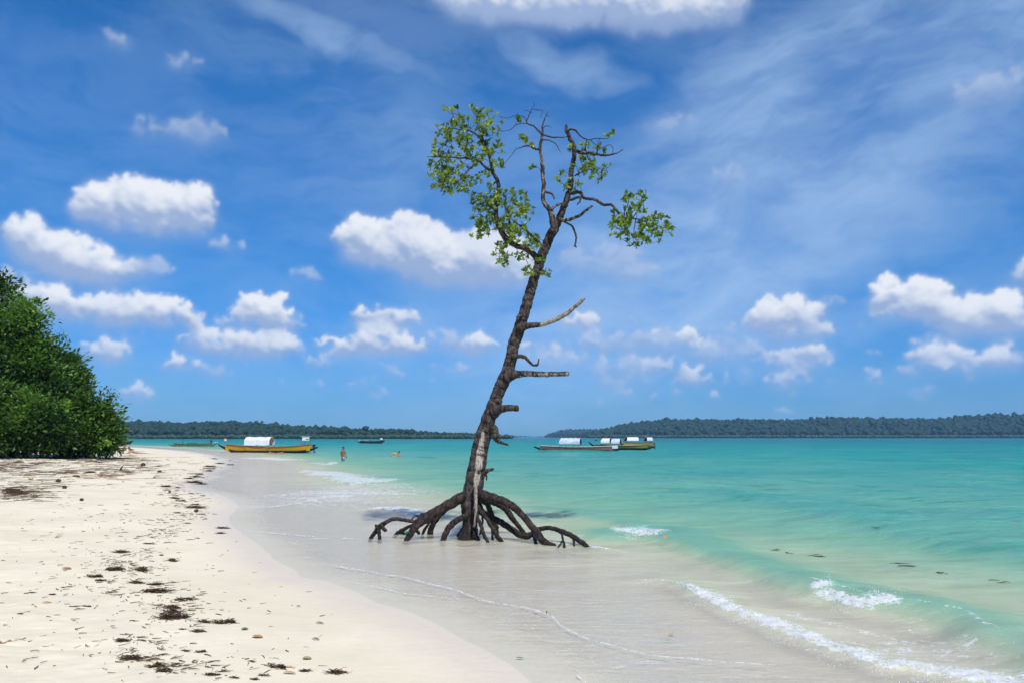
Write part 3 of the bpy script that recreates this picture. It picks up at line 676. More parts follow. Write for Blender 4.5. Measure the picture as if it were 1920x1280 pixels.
B([(988,231,1.2),(984,221,.9),(973,217,.8),(960,219,.7),(951,222,.6),(935,218,.45)], .2, .5, sides=6)
B([(990,232,1.2),(978,232,.9),(967.8,234.7,.8),(957,243,.7),(944,247,.5)], .2, -.1, sides=6)
B([(1000,205,.8),(1010,207,.7),(1017,208,.6),(1013,221,.4)], .3, .3, sides=6, bend=.005)
B([(998,212,.7),(988,208,.5),(983,207,.4)], .3, .3, sides=6)
B([(1024,216,.7),(1030,219,.4)], .1, .1, sides=6, bend=0)
B([(1018,240,1.0),(1026,236,.8),(1034,239,.5)], .1, 0, sides=6)
B([(1016,252,2),(1028,256,1.7),(1038,258,1.6),(1052,258,1.3),(1063,257,1.0)], .1, .3)
B([(1016,262,1.5),(1030,264,1.1),(1042,270,1.0),(1047,279,.8),(1051,286,.5)], .1, -.2, sides=7)
B([(1019,358,2.4),(1026,361,2.3),(1035,364,2.2),(1040,373,1.7)], .1, -.1)
B([(1034,394,3),(1041,387,2.8),(1049,383,2.7),(1060,381,2.6)], .0, .1, pale=.45)
B([(1074,280,3.4),(1082,284,3.5),(1092,288,3.2),(1105,287,2.8),(1120,290,2.5),(1134,292,2.5),(1146,290.5,1.8),(1156,288,1.3),(1168,281,.8)], .2, -.3)
B([(1064,246,2.4),(1071,243,2.2),(1079,245,2.0),(1088,255,1.7),(1096,260,1.4),(1106,262.5,1.1),(1117,260,.9),(1139,260,.7),(1145.5,251,.5)], .3, 0)
B([(1100,262,1.1),(1098,275,1.0),(1099,288,1.0)], .15, .1, sides=6)
B([(1108,264,.9),(1117,272,.7),(1125,281,.6)], .1, 0, sides=6)
B([(1118,289,1.4),(1122,281,1.2),(1130,277,1),(1142,272,.8),(1149,278,.7),(1149,289,.7)], -.1, -.2, sides=6)
B([(1100,290,1.2),(1106,304,1.1),(1116,312,.9),(1128,318,.7),(1140,322,.5)], .1, .4, sides=6)
B([(1078,330,1.6),(1092,322,1.2),(1106,318,.9),(1118,324,.7)], .2, .0, sides=6)
B([(1066,362,4),(1075,362.5,3.8),(1084,360,3.7),(1090,364,3.4),(1096,372.7,3.2),(1112.6,374,3.2),(1123,379,3.1),(1133,385,3),(1146,384.5,2.7),(1156,396,2.5),(1170,408,2),(1186.5,409.6,1.5),(1208,415,1.2),(1230,423,.9),(1250,429,.6)], .25, -.5)
B([(1170,407,1.5),(1172,394,1.1),(1178,382,.8),(1180,368,.6)], 0, -.2, sides=6)
B([(1186,409,1.2),(1196,396,1),(1203,385,.7),(1208,370,.5)], -.1, .3, sides=6)
B([(1150,392,1.5),(1152,406,1.1),(1150,420,.9),(1146,432,.6)], 0, .3, sides=6)
B([(1192,411,1.2),(1190,424,.9),(1188,440,.8),(1187,454,.5)], -.1, -.4, sides=6)
B([(1212,417,1.0),(1218,430,.8),(1222,444,.5)], -.3, -.1, sides=6)
B([(1066,376,2.4),(1074,374,2.8),(1080,371,2.8),(1088,371,2.3),(1087,378,1.8),(1082,384,1.4)], .2, -.1, pale=.25, label='short curled dead branch stub')
B([(1050,414,4.5),(1057,412.5,3.9),(1069,412,3.4),(1079,408,3.2),(1088,404,3),(1096,397,2.9),(1103,391.5,2.7),(1110,386,2.2)], .1, -.4, pale=.42, label='bare grey broken branch')
B([(1056,414,2.4),(1066,420,2.0),(1073,425,2.1),(1077,434,2.1),(1080,443,2.1),(1079,454,1.8),(1077.5,461,1.9),(1082,463.5,1.0)], .1, -.1, bend=.02, label='dark dead twig branch hanging down')
B([(974,616,10),(984,612,8),(995,610.5,6),(1008,609.5,5.4),(1026,605,5.3),(1045,598,5.0),(1056,592,4.8),(1066,585.5,4.6),(1076,576.5,4.2),(1086,569,3.8),(1092,563,3.4),(1097,558.5,1.8)], 0, -.45, pale=lambda V: np.clip(.10+1.5*sstep(V[:, 0], (1000-960)*PXM, (1015-960)*PXM)*.36, 0, 1), lump=.20, label='long bleached broken branch rising to the right')
B([(961,668,6),(970,667.5,4.6),(977,667,4.2),(984,669.8,3.8),(990,675,3.0),(994,679.5,2.6),(1000,683.5,2.2),(1006,684,2.3),(1009,679,1.6),(1010,672,1.0)], 0, -.1, lump=.25, bend=.02, label='short hooked dead twig branch')
B([(951,706,12),(962,702,9.5),(973,701,7),(984,700,6.2),(1000,700.5,6),(1019,701.3,5.4),(1040,701,5.0),(1056,700.6,5.2),(1066,700.4,4.6)], 0, -.5, pale=lambda V: np.clip(.52-.02*(V[:, 2]*0)-sstep(V[:, 2], CAM_H+1.255, CAM_H+1.30)*.35, 0, 1)*sstep(V[:, 0], (966-960)*PXM, (976-960)*PXM), lump=.2, label='horizontal broken branch with a splintered end')
B([(926,772,13),(937,767,9),(946,764.8,7.2),(956,764.3,6.6),(970,764.8,6.2)], 0, -.35, lump=.2, label='thick sawn off branch stub')
B([(918,798,7),(925,803,9),(929,812,7.5),(930,822,5.5),(938,828,3.6),(946,830.5,2.6),(954,832.6,1.4)], -.05, -.2, lump=.3, bend=.03, label='rotten knobbly stub pointing down')
B([(905,889,6),(911,884,4.4),(917,880.5,3.4),(925,879.5,3.0)], -.05, -.2, lump=.3, label='small pale stub', pale=.4)
B([(908,884,3),(912,892,2),(912,900,1.0)], -.1, -.1, lump=.2, bend=0)
# prop roots: (pixel path with radii), the last point stands on the sea floor
def root(pts, foot=None, y0=0.0, seed=0, sides=14, label=None, pale=0.0, starts=None, lump=.15):
    n = len(pts); fx, fy, fr = pts[-1]
    g = at(fx, fy, 0.0); yE = g[1]-TY
    if foot is not None: yE = foot
    ys = y0 if starts is None else starts
    P, r = [], []
    for i, (px, py, rp) in enumerate(pts):
        f = (i/(n-1))**.9; P.append(atY(px, py, TY+ys+(yE-ys)*f)); r.append(rp*PXM*(.86 if rp < 14 else .95))
    d = P[-1]-P[-2]; P.append(P[-1]+d/np.linalg.norm(d)*.10+np.array([0, 0, -.12])); r.append(r[-1]*1.0)
    V, F, C = tube(np.array(P), np.array(r), sides=sides, sub=8, lump=lump, seed=seed+100, freq=11, bend=.018)
    A = Acc(); A.add(V, F, pale); o = A.build('prop_root', m_root, mangrove, base)
    if label: o['label'] = label
    return o
root([(884,930,12),(873,931,12),(862,934,11.5),(844,944,11),(820.6,957,9.8),(799,970,10.5),(783,981,9.5),(774,994,7.5),(762,1013,5.5)], y0=0, seed=1)
root([(795,975,6),(776,977,4.2),(759.7,974,3.8),(738.6,972.5,3.8),(722,979,4.6),(710.5,988.5,5.2),(703,998,4.6),(695,1009.6,4.2)], starts=-.12, seed=2)
root([(711,988,4.2),(711,999,3.6),(712,1011,3.8)], starts=-.15, seed=3)
root([(703,984,2.6),(707,986,3.4),(714,985,4)], foot=-.15, starts=-.15, seed=33)
root([(780,983,4),(768,986,3.6),(757,992,4),(743,1001,4.5)], starts=.3, seed=4)
root([(852,938,8),(839,950,6.4),(826,964,5.6),(814,979,5.8),(808,991,6.2),(807,1001,7)], starts=.35, seed=5)
root([(812,972,3.4),(804,981,3),(797,991,3.2),(792.5,1001,3.4)], starts=.5, seed=6)
root([(884,956,8),(874.6,966,7),(863,971,6.2),(853.5,977,6.2),(845,985,6.5),(837,996,6.3),(830.5,1013,5.6)], y0=-.15, seed=7)
root([(882,935,13),(881.6,960,12),(880,985,12),(878,1001,15),(876,1011,19)], y0=-.05, seed=8, sides=20)
root([(874,985,6),(868,994,6),(862,1004,7)], starts=.1, seed=9)
root([(891,903,2.5),(891.5,920,3.6),(892,940,3.6),(892,960,3),(891,966,2)], foot=-.42, starts=-.33, seed=10, pale=.9, label='strip of pale bare wood', lump=.15)
root([(889,955,5),(894,965,4.2),(899,978,3.6),(904,992,3.8),(909,1005,3.8),(915,1017,3.4)], starts=-.3, seed=11)
root([(892,948,6),(900,956,5.6),(908,966,4.6),(915,975,4.2),(921,985,4.6),(927,996,5),(933,1006,5),(940,1015,4.6)], starts=-.2, seed=12)
root([(886,975,6),(888,990,5.5),(892,1003,5.2),(896,1013,5)], starts=-.15, seed=13)
root([(904,960,3),(905,975,2.4),(902,990,2.2),(900,1003,2.4)], starts=.3, seed=14)
root([(906,936,7),(914.4,945,6),(919,958,6),(924,970,6.2),(929,984,6.4),(931,1001,6)], starts=.4, seed=15)
root([(924,984,4),(923,998,2.6),(924,1012,2.6)], starts=-.2, seed=29)
root([(895,942,8),(903,958,7),(914,966,6),(928.5,972,6.4),(940,979,6.8),(952,986,6.6),(963,994,6.6),(974,1001,7),(988,1004,7),(1002,1000,5.5)], foot=-.25, starts=-.05, seed=16)
root([(900,930,10),(914,935,8.5),(928,940,8),(940,947,7.4),(950,955,7),(957,965,6.6),(965,976,5.6),(974,988,4.8),(983,1000,4.6)], starts=.25, seed=17)
root([(892,922,13),(903,926,11),(914,930,10),(926,933,9),(938,936.5,8.2),(949.6,941.6,8),(962,949,7.4),(973,958.5,6.8),(982,968,6.6),(989.4,977,6.6),(998,987,7),(1006,995.5,7.4),(1011,1004,7.2),(1018,1013,7),(1028,1020,6.4),(1040,1023,4)], y0=-.1, seed=18)
root([(1004,996,5.5),(1010,992,5),(1020,989,4.6),(1032,989.5,4.6),(1043,992,4.6),(1055,996,4.8),(1066.8,1001,5),(1078,1007,5),(1088,1013.5,5),(1097,1021,4.6),(1104,1027,3)], starts=-.35, seed=19)
root([(1052,996,2.4),(1055,1007,2.2),(1057,1017,2.2),(1058.6,1027,2.6)], starts=-.5, seed=20, sides=8)
root([(1056,1012,1.8),(1051,1019,1.6),(1045.7,1027,1.6)], starts=-.6, seed=21, sides=8)
root([(1076,1007,2.6),(1076,1016,2.4),(1076,1024,2.8)], starts=-.6, seed=22, sides=8)
root([(1002,1000,4),(1003,1010,3.4),(1005,1020,3.6)], starts=-.35, seed=23)
root([(800,968,4),(793,964,4),(786,967,3),(778,966,1.5)], foot=-.1, starts=-.05, seed=24, lump=.3)
root([(760,1006,1.2),(767,998,2.6),(778,992,3.6)], foot=.35, starts=.4, seed=25)
# --- foliage: rosettes of leathery leaves, each on a twig that grows from the nearest limb
def leaf_tmpl():
    # elliptical, folded on the midrib; length 1 along x
    xs = [0, .18, .5, .82, 1.0]; ws = [0.03, .20, .27, .17, .0]; V = []; F = []
    for x, w_ in zip(xs, ws):
        V += [(x, w_, .07*w_/.27-.10*x*x), (x, 0, -.10*x*x), (x, -w_, .07*w_/.27-.10*x*x)]
    for i in range(4):
        a = i*3; F += [(a, a+1, a+4, a+3), (a+1, a+2, a+5, a+4)]
    return np.array(V), np.array(F)
LV, LF = leaf_tmpl()
def leaves(acc, P, D, L, tint, rng, tmpl=(LV, LF)):
    """place leaves: P (n,3) bases, D (n,3) directions, L lengths"""
    V0, F0 = tmpl; n = len(P); m = len(V0)
    D = D/(np.linalg.norm(D, axis=1)[:, None]+1e-9)
    up = rng.normal(0, .55, (n, 3))+np.array([0, 0, 1.0]); S = np.cross(up, D); S /= np.linalg.norm(S, axis=1)[:, None]+1e-9; U = np.cross(D, S)
    V = P[:, None]+(V0[None, :, 0:1]*D[:, None]+V0[None, :, 1:2]*S[:, None]+V0[None, :, 2:3]*U[:, None])*L[:, None, None]
    F = (F0[None]+(np.arange(n)*m)[:, None, None]).reshape(-1, F0.shape[1])
    acc.add(V.reshape(-1, 3), F, np.repeat(tint, m))
CLUST = [  # name of the leafy mass, [(px, py, rx, ry, rosettes)], depth centre, depth spread
 ([(842,262,36,38,46),(880,240,42,36,54),(920,250,28,44,36),(905,285,38,28,34),(850,300,45,22,26),(836,207,8,6,2),(854,205,7,8,3),(888,206,8,8,4),(862,222,12,8,4),(903,215,10,10,4)], -.35, .75),
 ([(826,318,24,30,34),(850,340,26,24,28),(835,350,26,14,16),(872,345,14,16,10),(906,330,14,14,8),(936,312,10,14,7),(893,335,12,10,4)], -.55, .5),
 ([(905,395,26,34,40),(922,362,24,20,20),(915,420,24,22,20),(893,380,14,20,10),(900,440,20,12,8)], -.1, .6),
 ([(962,380,30,28,36),(985,392,18,22,18),(965,415,30,28,34),(980,440,22,18,16),(950,440,16,20,12),(945,475,18,24,24),(985,470,20,18,14),(1005,452,14,14,8),(990,508,9,12,9),(1024,512,9,10,6),(1010,483,10,8,5)], -.15, .6),
 ([(1158,420,18,26,20),(1178,384,18,20,15),(1168,404,20,18,13),(1195,425,34,20,34),(1228,418,28,20,26),(1190,446,16,16,14),(1226,446,20,12,12),(1204,388,11,12,7),(1208,364,10,6,4),(1250,428,12,14,8),(1178,366,10,10,4)], -.3, .5),
 ([(1092,306,26,26,26),(1115,318,24,20,18),(1097,273,12,8,7),(1126,283,14,10,7),(1145,252,9,8,5),(1056,338,17,15,13),(1084,350,9,9,5),(1069,278,6,6,3),(1140,320,10,14,5)], .1, .5),
 ([(984,256,7,11,9),(973,222,6,4,3),(998,273,6,5,3),(996,312,7,6,4)], 0, .2)]
rngL = np.random.default_rng(21)
for ci, (ells, yc, ysp) in enumerate(CLUST):
    tips = []
    for (cx, cy, rx, ry, n) in ells:
        for _ in range(int(n*1.0+.5)):
            a = rngL.uniform(0, 2*math.pi); q = math.sqrt(rngL.random())
            tips.append(atY(cx+rx*q*math.cos(a), cy+ry*q*math.sin(a), TY+yc+rngL.normal(0, ysp*.5)))
    tips = np.array(tips); nodes = np.array(SKEL)
    d0 = np.array([np.min(np.linalg.norm(nodes-p, axis=1)) for p in tips]); order = np.argsort(d0)
    tw = Acc(); lf = Acc(); nd = list(map(tuple, nodes))
    for i in order:
        p = tips[i]; N_ = np.array(nd); dd = np.linalg.norm(N_-p, axis=1)+np.where(N_[:, 2] > p[2]+.1, .15, 0); j = np.argmin(dd); q = N_[j]; L = np.linalg.norm(p-q)
        if L < .015: continue
        mid = (p+q)/2+rngL.normal(0, .10*L, 3)+np.array([0, 0, -.14*L*rngL.random()]); m1 = (q*.7+p*.3)*.6+mid*.4; m2 = (p*.75+q*.25)*.6+mid*.4+rngL.normal(0, .05*L, 3)
        r0 = (.35+.35*min(L, 1))*PXM*1.15; V, F, C = tube(np.array([q, m1, mid, m2, p]), np.array([r0*1.3, r0, r0*.9, r0*.75, r0*.55]), sides=4, sub=2, lump=0)
        tw.add(V, F); nd.extend([tuple(c) for c in C[2::2]])
        ax = p-m2; ax = ax/(np.linalg.norm(ax)+1e-9)*.7+np.array([0, 0, .5]); ax /= np.linalg.norm(ax)
        k = rngL.integers(4, 9); base_t = np.clip(rngL.beta(1.6, 1.6)+.05, 0, 1)
        ph = rngL.uniform(0, 6.28)+np.arange(k)*2.39996; tilt = np.radians(rngL.uniform(18, 88, k))
        s1 = np.cross(ax, [.2, .9, .3]); s1 /= np.linalg.norm(s1); s2 = np.cross(ax, s1)
        D = np.cos(tilt)[:, None]*ax+np.sin(tilt)[:, None]*(np.cos(ph)[:, None]*s1+np.sin(ph)[:, None]*s2)
        leaves(lf, p-ax*rngL.uniform(0, .05, k)[:, None], D, rngL.uniform(.062, .112, k), np.clip(base_t+rngL.normal(0, .22, k), 0, 1), rngL)
    # one mesh: the leaves and the twigs that carry them
    nq = sum(len(f) for f in lf.Q)
    lf.add(np.vstack(tw.V), [np.vstack(tw.Q), np.vstack(tw.T)])
    Fq, Ft = np.vstack(lf.Q), np.vstack(lf.T); mi = np.concatenate([np.zeros(nq), np.ones(len(Fq)-nq+len(Ft))]).astype(int)
    mesh_np('foliage', np.vstack(lf.V), [Fq, Ft], None, mangrove, False, {'tint': np.concatenate(lf.A)}, base, mats=[m_leaf, m_twig], midx=mi)

# ---------------------------------------------------------------- the wood at the back of the beach (left)
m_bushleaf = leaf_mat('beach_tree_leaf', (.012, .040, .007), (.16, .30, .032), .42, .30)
m_bushdark = simple_mat('branch_bark_dark', (.06, .045, .035), .85, 12, bump=.02)
# a simple two-facet leaf
BLV = np.array([(0, 0, 0), (.45, .28, .06), (1, 0, -.06), (.45, -.28, .06)]); BLF = np.array([(0, 1, 2, 3)])
def beach_tree(name, label, px0, py0, Y, lobes, nleaf, seed, cat='tree', sprays=(), leafL=(.24, .42), trunk_r=.22, group=None):
    """lobes: (px, py, rx, ry, tint) crown masses as seen; each gets its own depth and thickness"""
    rng = np.random.default_rng(seed); g0 = atY(px0, py0, Y); gz = float(ground_z(np.array([g0[0]]), np.array([Y]))[0]); b0 = np.array([g0[0], Y, gz])
    root_ = empty(name, b0, label, cat, group)
    k = Y/F_PX; lf = Acc(); br = Acc()
    tot = sum(l[2]*l[3] for l in lobes); hub = b0+np.array([0, .3, .6+.9*trunk_r*4])
    V, F, C = tube(np.array([b0-[0, 0, .3], b0+[.05, .1, .4], hub]), np.array([trunk_r*1.2, trunk_r, trunk_r*.85]), 9, 6, .2, seed); tr = Acc(); tr.add(V, F)
    for li, (cx, cy, rx, ry, tn) in enumerate(lobes):
        dpt = rng.uniform(-.25, .25)*rx*k; c = atY(cx, cy, Y+dpt); R3 = np.array([rx*k, max(rx, ry)*k*.75, ry*k])
        e = c-np.array([0, 0, R3[2]*.2]); md = (hub+e)/2+rng.normal(0, .25, 3)+[0, 0, .3]
        V, F, C = tube(np.array([hub, md, e, c+rng.normal(0, .2, 3)]), np.array([trunk_r*.7, trunk_r*.45, trunk_r*.25, .03]), 7, 5, .15, seed+li); br.add(V, F)
        n = int(nleaf*rx*ry/tot); ncl = max(8, n//30)
        # leaf clumps on and inside the crown surface
        u = rng.normal(0, 1, (ncl, 3)); u /= np.linalg.norm(u, axis=1)[:, None]; u[:, 1] -= .25*rng.random(ncl)
        rad = np.where(rng.random(ncl) < .66, rng.uniform(.72, 1.16, ncl), rng.uniform(.3, .75, ncl))
        rad = rad*(1+.55*(fbm3(u*2.2+li*3.1+seed, 2, seed)-.5)); cc = c+u*R3*rad[:, None]; cc[:, 2] = np.maximum(cc[:, 2], gz+.15+.25*rng.random(ncl))
        per = np.maximum(6, (n/ncl*rng.uniform(.5, 1.5, ncl)).astype(int)); idx = np.repeat(np.arange(ncl), per); m = len(idx)
        sz = rng.uniform(.18, .46, ncl)
        P = cc[idx]+rng.normal(0, 1, (m, 3))*sz[idx][:, None]*np.array([1, 1, .75]); P[:, 2] = np.maximum(P[:, 2], gz+.05)
        D = (P-cc[idx])+u[idx]*.25+rng.normal(0, .2, (m, 3))+[0, 0, .06]
        ct = np.clip(tn-.12+rng.normal(0, .20, ncl)+.25*(u[:, 2])+1.1*(fbm3(cc*.9, 2, seed)-.5), 0, 1)  # sunlight put into the tint: upward-facing clumps get lighter leaves
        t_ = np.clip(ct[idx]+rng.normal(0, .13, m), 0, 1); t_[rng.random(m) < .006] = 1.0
        leaves(lf, P, D, rng.uniform(leafL[0], leafL[1], m), t_, rng, (BLV, BLF))
    for (pts, n) in sprays:       # stray shoots that stick out of the crown
        W = np.array([atY(a, b_, Y) for a, b_ in pts]); V, F, C = tube(W, np.linspace(.05, .012, len(W)), 5, 5, .1, seed); br.add(V, F)
        i = rng.integers(len(C)//4, len(C), n); P = C[i]+rng.normal(0, .20, (n, 3)); leaves(lf, P, rng.normal(0, 1, (n, 3)), rng.uniform(.14, .26, n), rng.uniform(.1, .8, n), rng, (BLV, BLF))
    tr.build('trunk', m_bushdark, root_, b0); br.build('limbs', m_bushdark, root_, b0); lf.build('foliage', m_bushleaf, root_, b0, smooth=False)
    return root_
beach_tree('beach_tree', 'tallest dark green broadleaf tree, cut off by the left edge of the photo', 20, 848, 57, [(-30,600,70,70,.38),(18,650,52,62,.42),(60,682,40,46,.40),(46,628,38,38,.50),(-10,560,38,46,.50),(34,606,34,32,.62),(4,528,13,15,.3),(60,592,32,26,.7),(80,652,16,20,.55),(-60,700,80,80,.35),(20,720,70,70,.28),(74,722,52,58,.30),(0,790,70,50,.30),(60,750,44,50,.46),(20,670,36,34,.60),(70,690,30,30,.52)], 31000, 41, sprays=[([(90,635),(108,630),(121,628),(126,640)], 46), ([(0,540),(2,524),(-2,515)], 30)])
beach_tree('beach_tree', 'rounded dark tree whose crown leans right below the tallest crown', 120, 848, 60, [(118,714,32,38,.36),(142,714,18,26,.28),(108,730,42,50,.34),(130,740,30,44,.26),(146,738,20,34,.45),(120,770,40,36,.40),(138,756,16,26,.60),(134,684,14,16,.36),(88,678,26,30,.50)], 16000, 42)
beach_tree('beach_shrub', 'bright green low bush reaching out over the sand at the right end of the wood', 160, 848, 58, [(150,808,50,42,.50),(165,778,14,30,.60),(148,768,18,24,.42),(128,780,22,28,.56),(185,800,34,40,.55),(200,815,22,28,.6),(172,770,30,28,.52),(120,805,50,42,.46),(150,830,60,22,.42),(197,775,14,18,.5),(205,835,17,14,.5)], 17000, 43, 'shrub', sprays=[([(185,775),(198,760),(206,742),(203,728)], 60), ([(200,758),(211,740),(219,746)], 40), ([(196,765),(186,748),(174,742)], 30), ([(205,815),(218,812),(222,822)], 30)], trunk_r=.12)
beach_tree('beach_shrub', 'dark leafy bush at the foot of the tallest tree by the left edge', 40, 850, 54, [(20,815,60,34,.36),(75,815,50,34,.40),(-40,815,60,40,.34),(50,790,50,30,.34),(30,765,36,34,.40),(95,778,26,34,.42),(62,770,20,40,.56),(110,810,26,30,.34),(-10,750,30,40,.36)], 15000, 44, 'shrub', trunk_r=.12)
for i, (px, Y) in enumerate([(-150, 56), (-300, 60)]):      # the wood goes on past the edge of the photo
    beach_tree('beach_tree', ['broadleaf tree of the wood, next beyond the left edge', 'broadleaf tree of the wood, farthest beyond the left edge'][i], px, 850, Y, [(px,640,90,90,.4),(px+50,720,80,80,.35),(px-40,770,90,80,.35)], 5000, 50+i, leafL=(.3, .5))

# ---------------------------------------------------------------- boats
m_white = simple_mat('white_tarp', (.74, .75, .78), .6, 3, col2=(.60, .62, .67))
m_silver = simple_mat('silver_tarp', (.66, .69, .76), .4, 3, col2=(.40, .44, .54), bump=.02)
m_grey = simple_mat('grey_tarp', (.36, .38, .44), .6, 3)
m_blue = simple_mat('blue_tarp_lining', (.015, .035, .14), .7, 3)
m_black = simple_mat('tarred_wood', (.016, .015, .017), .7, 5)
m_yellow = simple_mat('yellow_paint', (.62, .34, .015), .55, 4, col2=(.46, .26, .02), stretch=(.4, 1, 2))
m_olive = simple_mat('weathered_yellow_paint', (.42, .33, .05), .6, 4, col2=(.27, .22, .05))
m_red = simple_mat('red_paint', (.40, .035, .02), .55, 6)
m_pink = simple_mat('faded_pink_paint', (.30, .16, .14), .65, 4, col2=(.20, .11, .105), stretch=(.4, 1, 2))
m_cream = simple_mat('cream_paint', (.66, .56, .48), .6, 4)
m_green = simple_mat('weathered_green_wood', (.16, .17, .075), .75, 4, col2=(.10, .105, .06), stretch=(.4, 1, 2))
m_wood = simple_mat('bare_wood', (.26, .19, .12), .7, 8)
m_bluep = simple_mat('blue_paint', (.04, .22, .42), .5, 5)
m_metal = simple_mat('engine_metal', (.05, .05, .055), .35, 8, metal=.3)
m_whitep = simple_mat('white_paint', (.78, .78, .78), .5, 5, col2=(.70, .70, .70))
def loft(name, mat, parent, sections, smooth=True):
    n = len(sections); k = len(sections[0]); V = np.vstack(sections); F = grid_faces(n, k, wrap=True)
    caps = [tuple(range(k))[::-1], tuple((n-1)*k+j for j in range(k))]
    me = bpy.data.meshes.new(name); me.from_pydata([tuple(map(float, v)) for v in V], [], [tuple(map(int, f)) for f in F]+caps); me.update()
    for p_ in me.polygons: p_.use_smooth = False
    me.materials.append(mat); return link(bpy.data.objects.new(name, me), parent)
def rod(name, mat, parent, a, b_, r=.025, sides=6):
    V, F, C = tube(np.array([a, (np.array(a)+b_)/2, b_]), np.array([r, r, r]), sides, 1, 0); return mesh_np(name, V, F, mat, parent)
def box_np(cx, cy, cz, sx, sy, sz):
    v = np.array([(x, y, z) for x in (-.5, .5) for y in (-.5, .5) for z in (-.5, .5)])*[sx, sy, sz]+[cx, cy, cz]
    return v, np.array([(0, 1, 3, 2), (4, 6, 7, 5), (0, 4, 5, 1), (2, 3, 7, 6), (0, 2, 6, 4), (1, 5, 7, 3)])
def hull_parts(o, x0, x1, beam, fz, rise, matU, matK, matG, kx0, kx1, ktip0=.9, ktip1=.5, low=.22, full=.5):
    """planked hull from x0 to x1 standing on a dugout keel that runs out to kx0, kx1 with upturned ends"""
    S = []; ts = np.linspace(-1, 1, 25)
    def hb(t_): return beam*(1-abs(t_)**3*(1-full))
    for t_ in ts:
        x = (x0+x1)/2+(x1-x0)/2*t_; b_ = hb(t_); zt = fz+rise*t_*t_
        S.append(np.array([(x, -b_, zt), (x, -.80*b_, low), (x, .80*b_, low), (x, b_, zt), (x, b_-.07, zt), (x, .74*b_, low+.12), (x, -.74*b_, low+.12), (x, -b_+.07, zt)]))
    loft('hull', matU, o, S)
    G = []
    for t_ in ts:
        x = (x0+x1)/2+(x1-x0)/2*t_*1.004; b_ = hb(t_)+.03; zt = fz+rise*t_*t_+.045
        G.append(np.array([(x, -b_, zt), (x, -b_, zt-.11), (x, -b_+.03, zt-.11), (x, -b_+.13, zt-.01), (x, b_-.13, zt-.01), (x, b_-.03, zt-.11), (x, b_, zt-.11), (x, b_, zt), (x, b_-.14, zt), (x, -b_+.14, zt)]))
    # gunwale: two rails
    for sgn in (-1, 1):
        GG = []
        for t_ in ts:
            x = (x0+x1)/2+(x1-x0)/2*t_*1.003; b_ = hb(t_); zt = fz+rise*t_*t_
            GG.append(np.array([(x, sgn*(b_+.03), zt+.05), (x, sgn*(b_+.03), zt-.06), (x, sgn*(b_-.0), zt-.06), (x, sgn*(b_-.0), zt+.004), (x, sgn*(b_-.09), zt+.004), (x, sgn*(b_-.09), zt+.05)]))
        loft('gunwale', matG, o, GG)
    K = []; tk = np.linspace(0, 1, 31)
    for u in tk:
        x = kx0+(kx1-kx0)*u; e0 = max(0, 1-u/.22); e1 = max(0, (u-.80)/.20); wdt = beam*.84*max(.06, (1-e0**1.3)*(1-e1**1.3))
        zt = low+.03+ktip0*e0**1.7+ktip1*e1**1.7; zb = -.28*(1-max(e0, e1)**.7)+(zt-.16)*max(e0, e1)**.7
        K.append(np.array([(x, wdt*math.cos(a), zt if abs(math.sin(a)) < .01 else zt+(zb-zt)*math.sin(a)) for a in np.linspace(0, math.pi, 9)]))
    loft('keel', matK, o, K)
    for xx in np.linspace(x0+.9, x1-.9, 6):       # thwarts
        t_ = (xx-(x0+x1)/2)/((x1-x0)/2); V, F = box_np(xx, 0, fz+rise*t_*t_-.10, .22, 2*(hb(t_)-.08), .04); mesh_np('thwart', V, F, m_wood, o, False)
def arch_canopy(o, x0, x1, hw, zb, zt, mat, inner=m_blue, posts=True, name='canopy', flare=0.0, deck=.7):
    a = np.linspace(0, math.pi, 13); xs = np.linspace(x0, x1, 9); S1 = []
    for i, x in enumerate(xs):
        sag = -.05*abs(math.sin(i*math.pi*.5)) ; o_ = [(x+flare*math.sin(t_)+(.30*(1-(i/2.)) if i < 2 else 0)*math.sin(t_)**2, -hw*math.cos(t_), zb+(zt-zb+sag)*math.sin(t_)**.8) for t_ in a]; S1.append(np.array(o_+[(p_[0], p_[1]*.965, p_[2]-.035) for p_ in o_[::-1]]))
    c = loft(name, mat, o, S1)
    S2 = [np.array([(p_[0], p_[1]*.96, p_[2]-.045) for p_ in s[:13]]+[(p_[0], p_[1]*.95, p_[2]-.06) for p_ in s[:13][::-1]]) for s in S1]; loft('lining', inner, c, S2)
    if posts:
        for x in np.linspace(x0+.1, x1-.1, 4):
            for y in (-hw*.97, hw*.97): rod('post', m_wood, o, (x, y, deck), (x, y, zb+.15), .03)
    return c
def flag(o, x, y, z0, h, cols, wdt=.28, ht=.42):
    f = rod('flag_pole', m_wood, o, (x, y, z0), (x, y, z0+h), .02)
    n = 7; xs = np.linspace(0, wdt, n); V = []
    for i, xx in enumerate(xs):
        for zz in np.linspace(0, ht, 4): V.append((x+.02+xx, y+.05*math.sin(i*1.3), z0+h-ht+zz-.10*xx))
    F = grid_faces(n, 4); fl = mesh_np('flag', V, F, None, o, True, mats=cols, midx=[(0 if (j % 3) == 2 else 1 if (j % 3) == 1 else 2) for j in range(len(F))]); so = fl.modifiers.new('thick', 'SOLIDIFY'); so.thickness = .01
def outboard(o, x, z):
    e = Acc(); V, F = box_np(x, 0, z, .34, .30, .42); e.add(V, F); V, F = box_np(x+.02, 0, z-.45, .12, .12, .6); e.add(V, F)
    V, F, C = tube(np.array([(x-.5, 0, z+.15), (x-.25, 0, z+.05), (x, 0, z)]), np.array([.025, .025, .03]), 6, 3, 0); e.add(V, F)
    V, F = box_np(x+.1, 0, z-.78, .30, .05, .10); e.add(V, F); e.build('outboard_engine', m_metal, o, smooth=False)
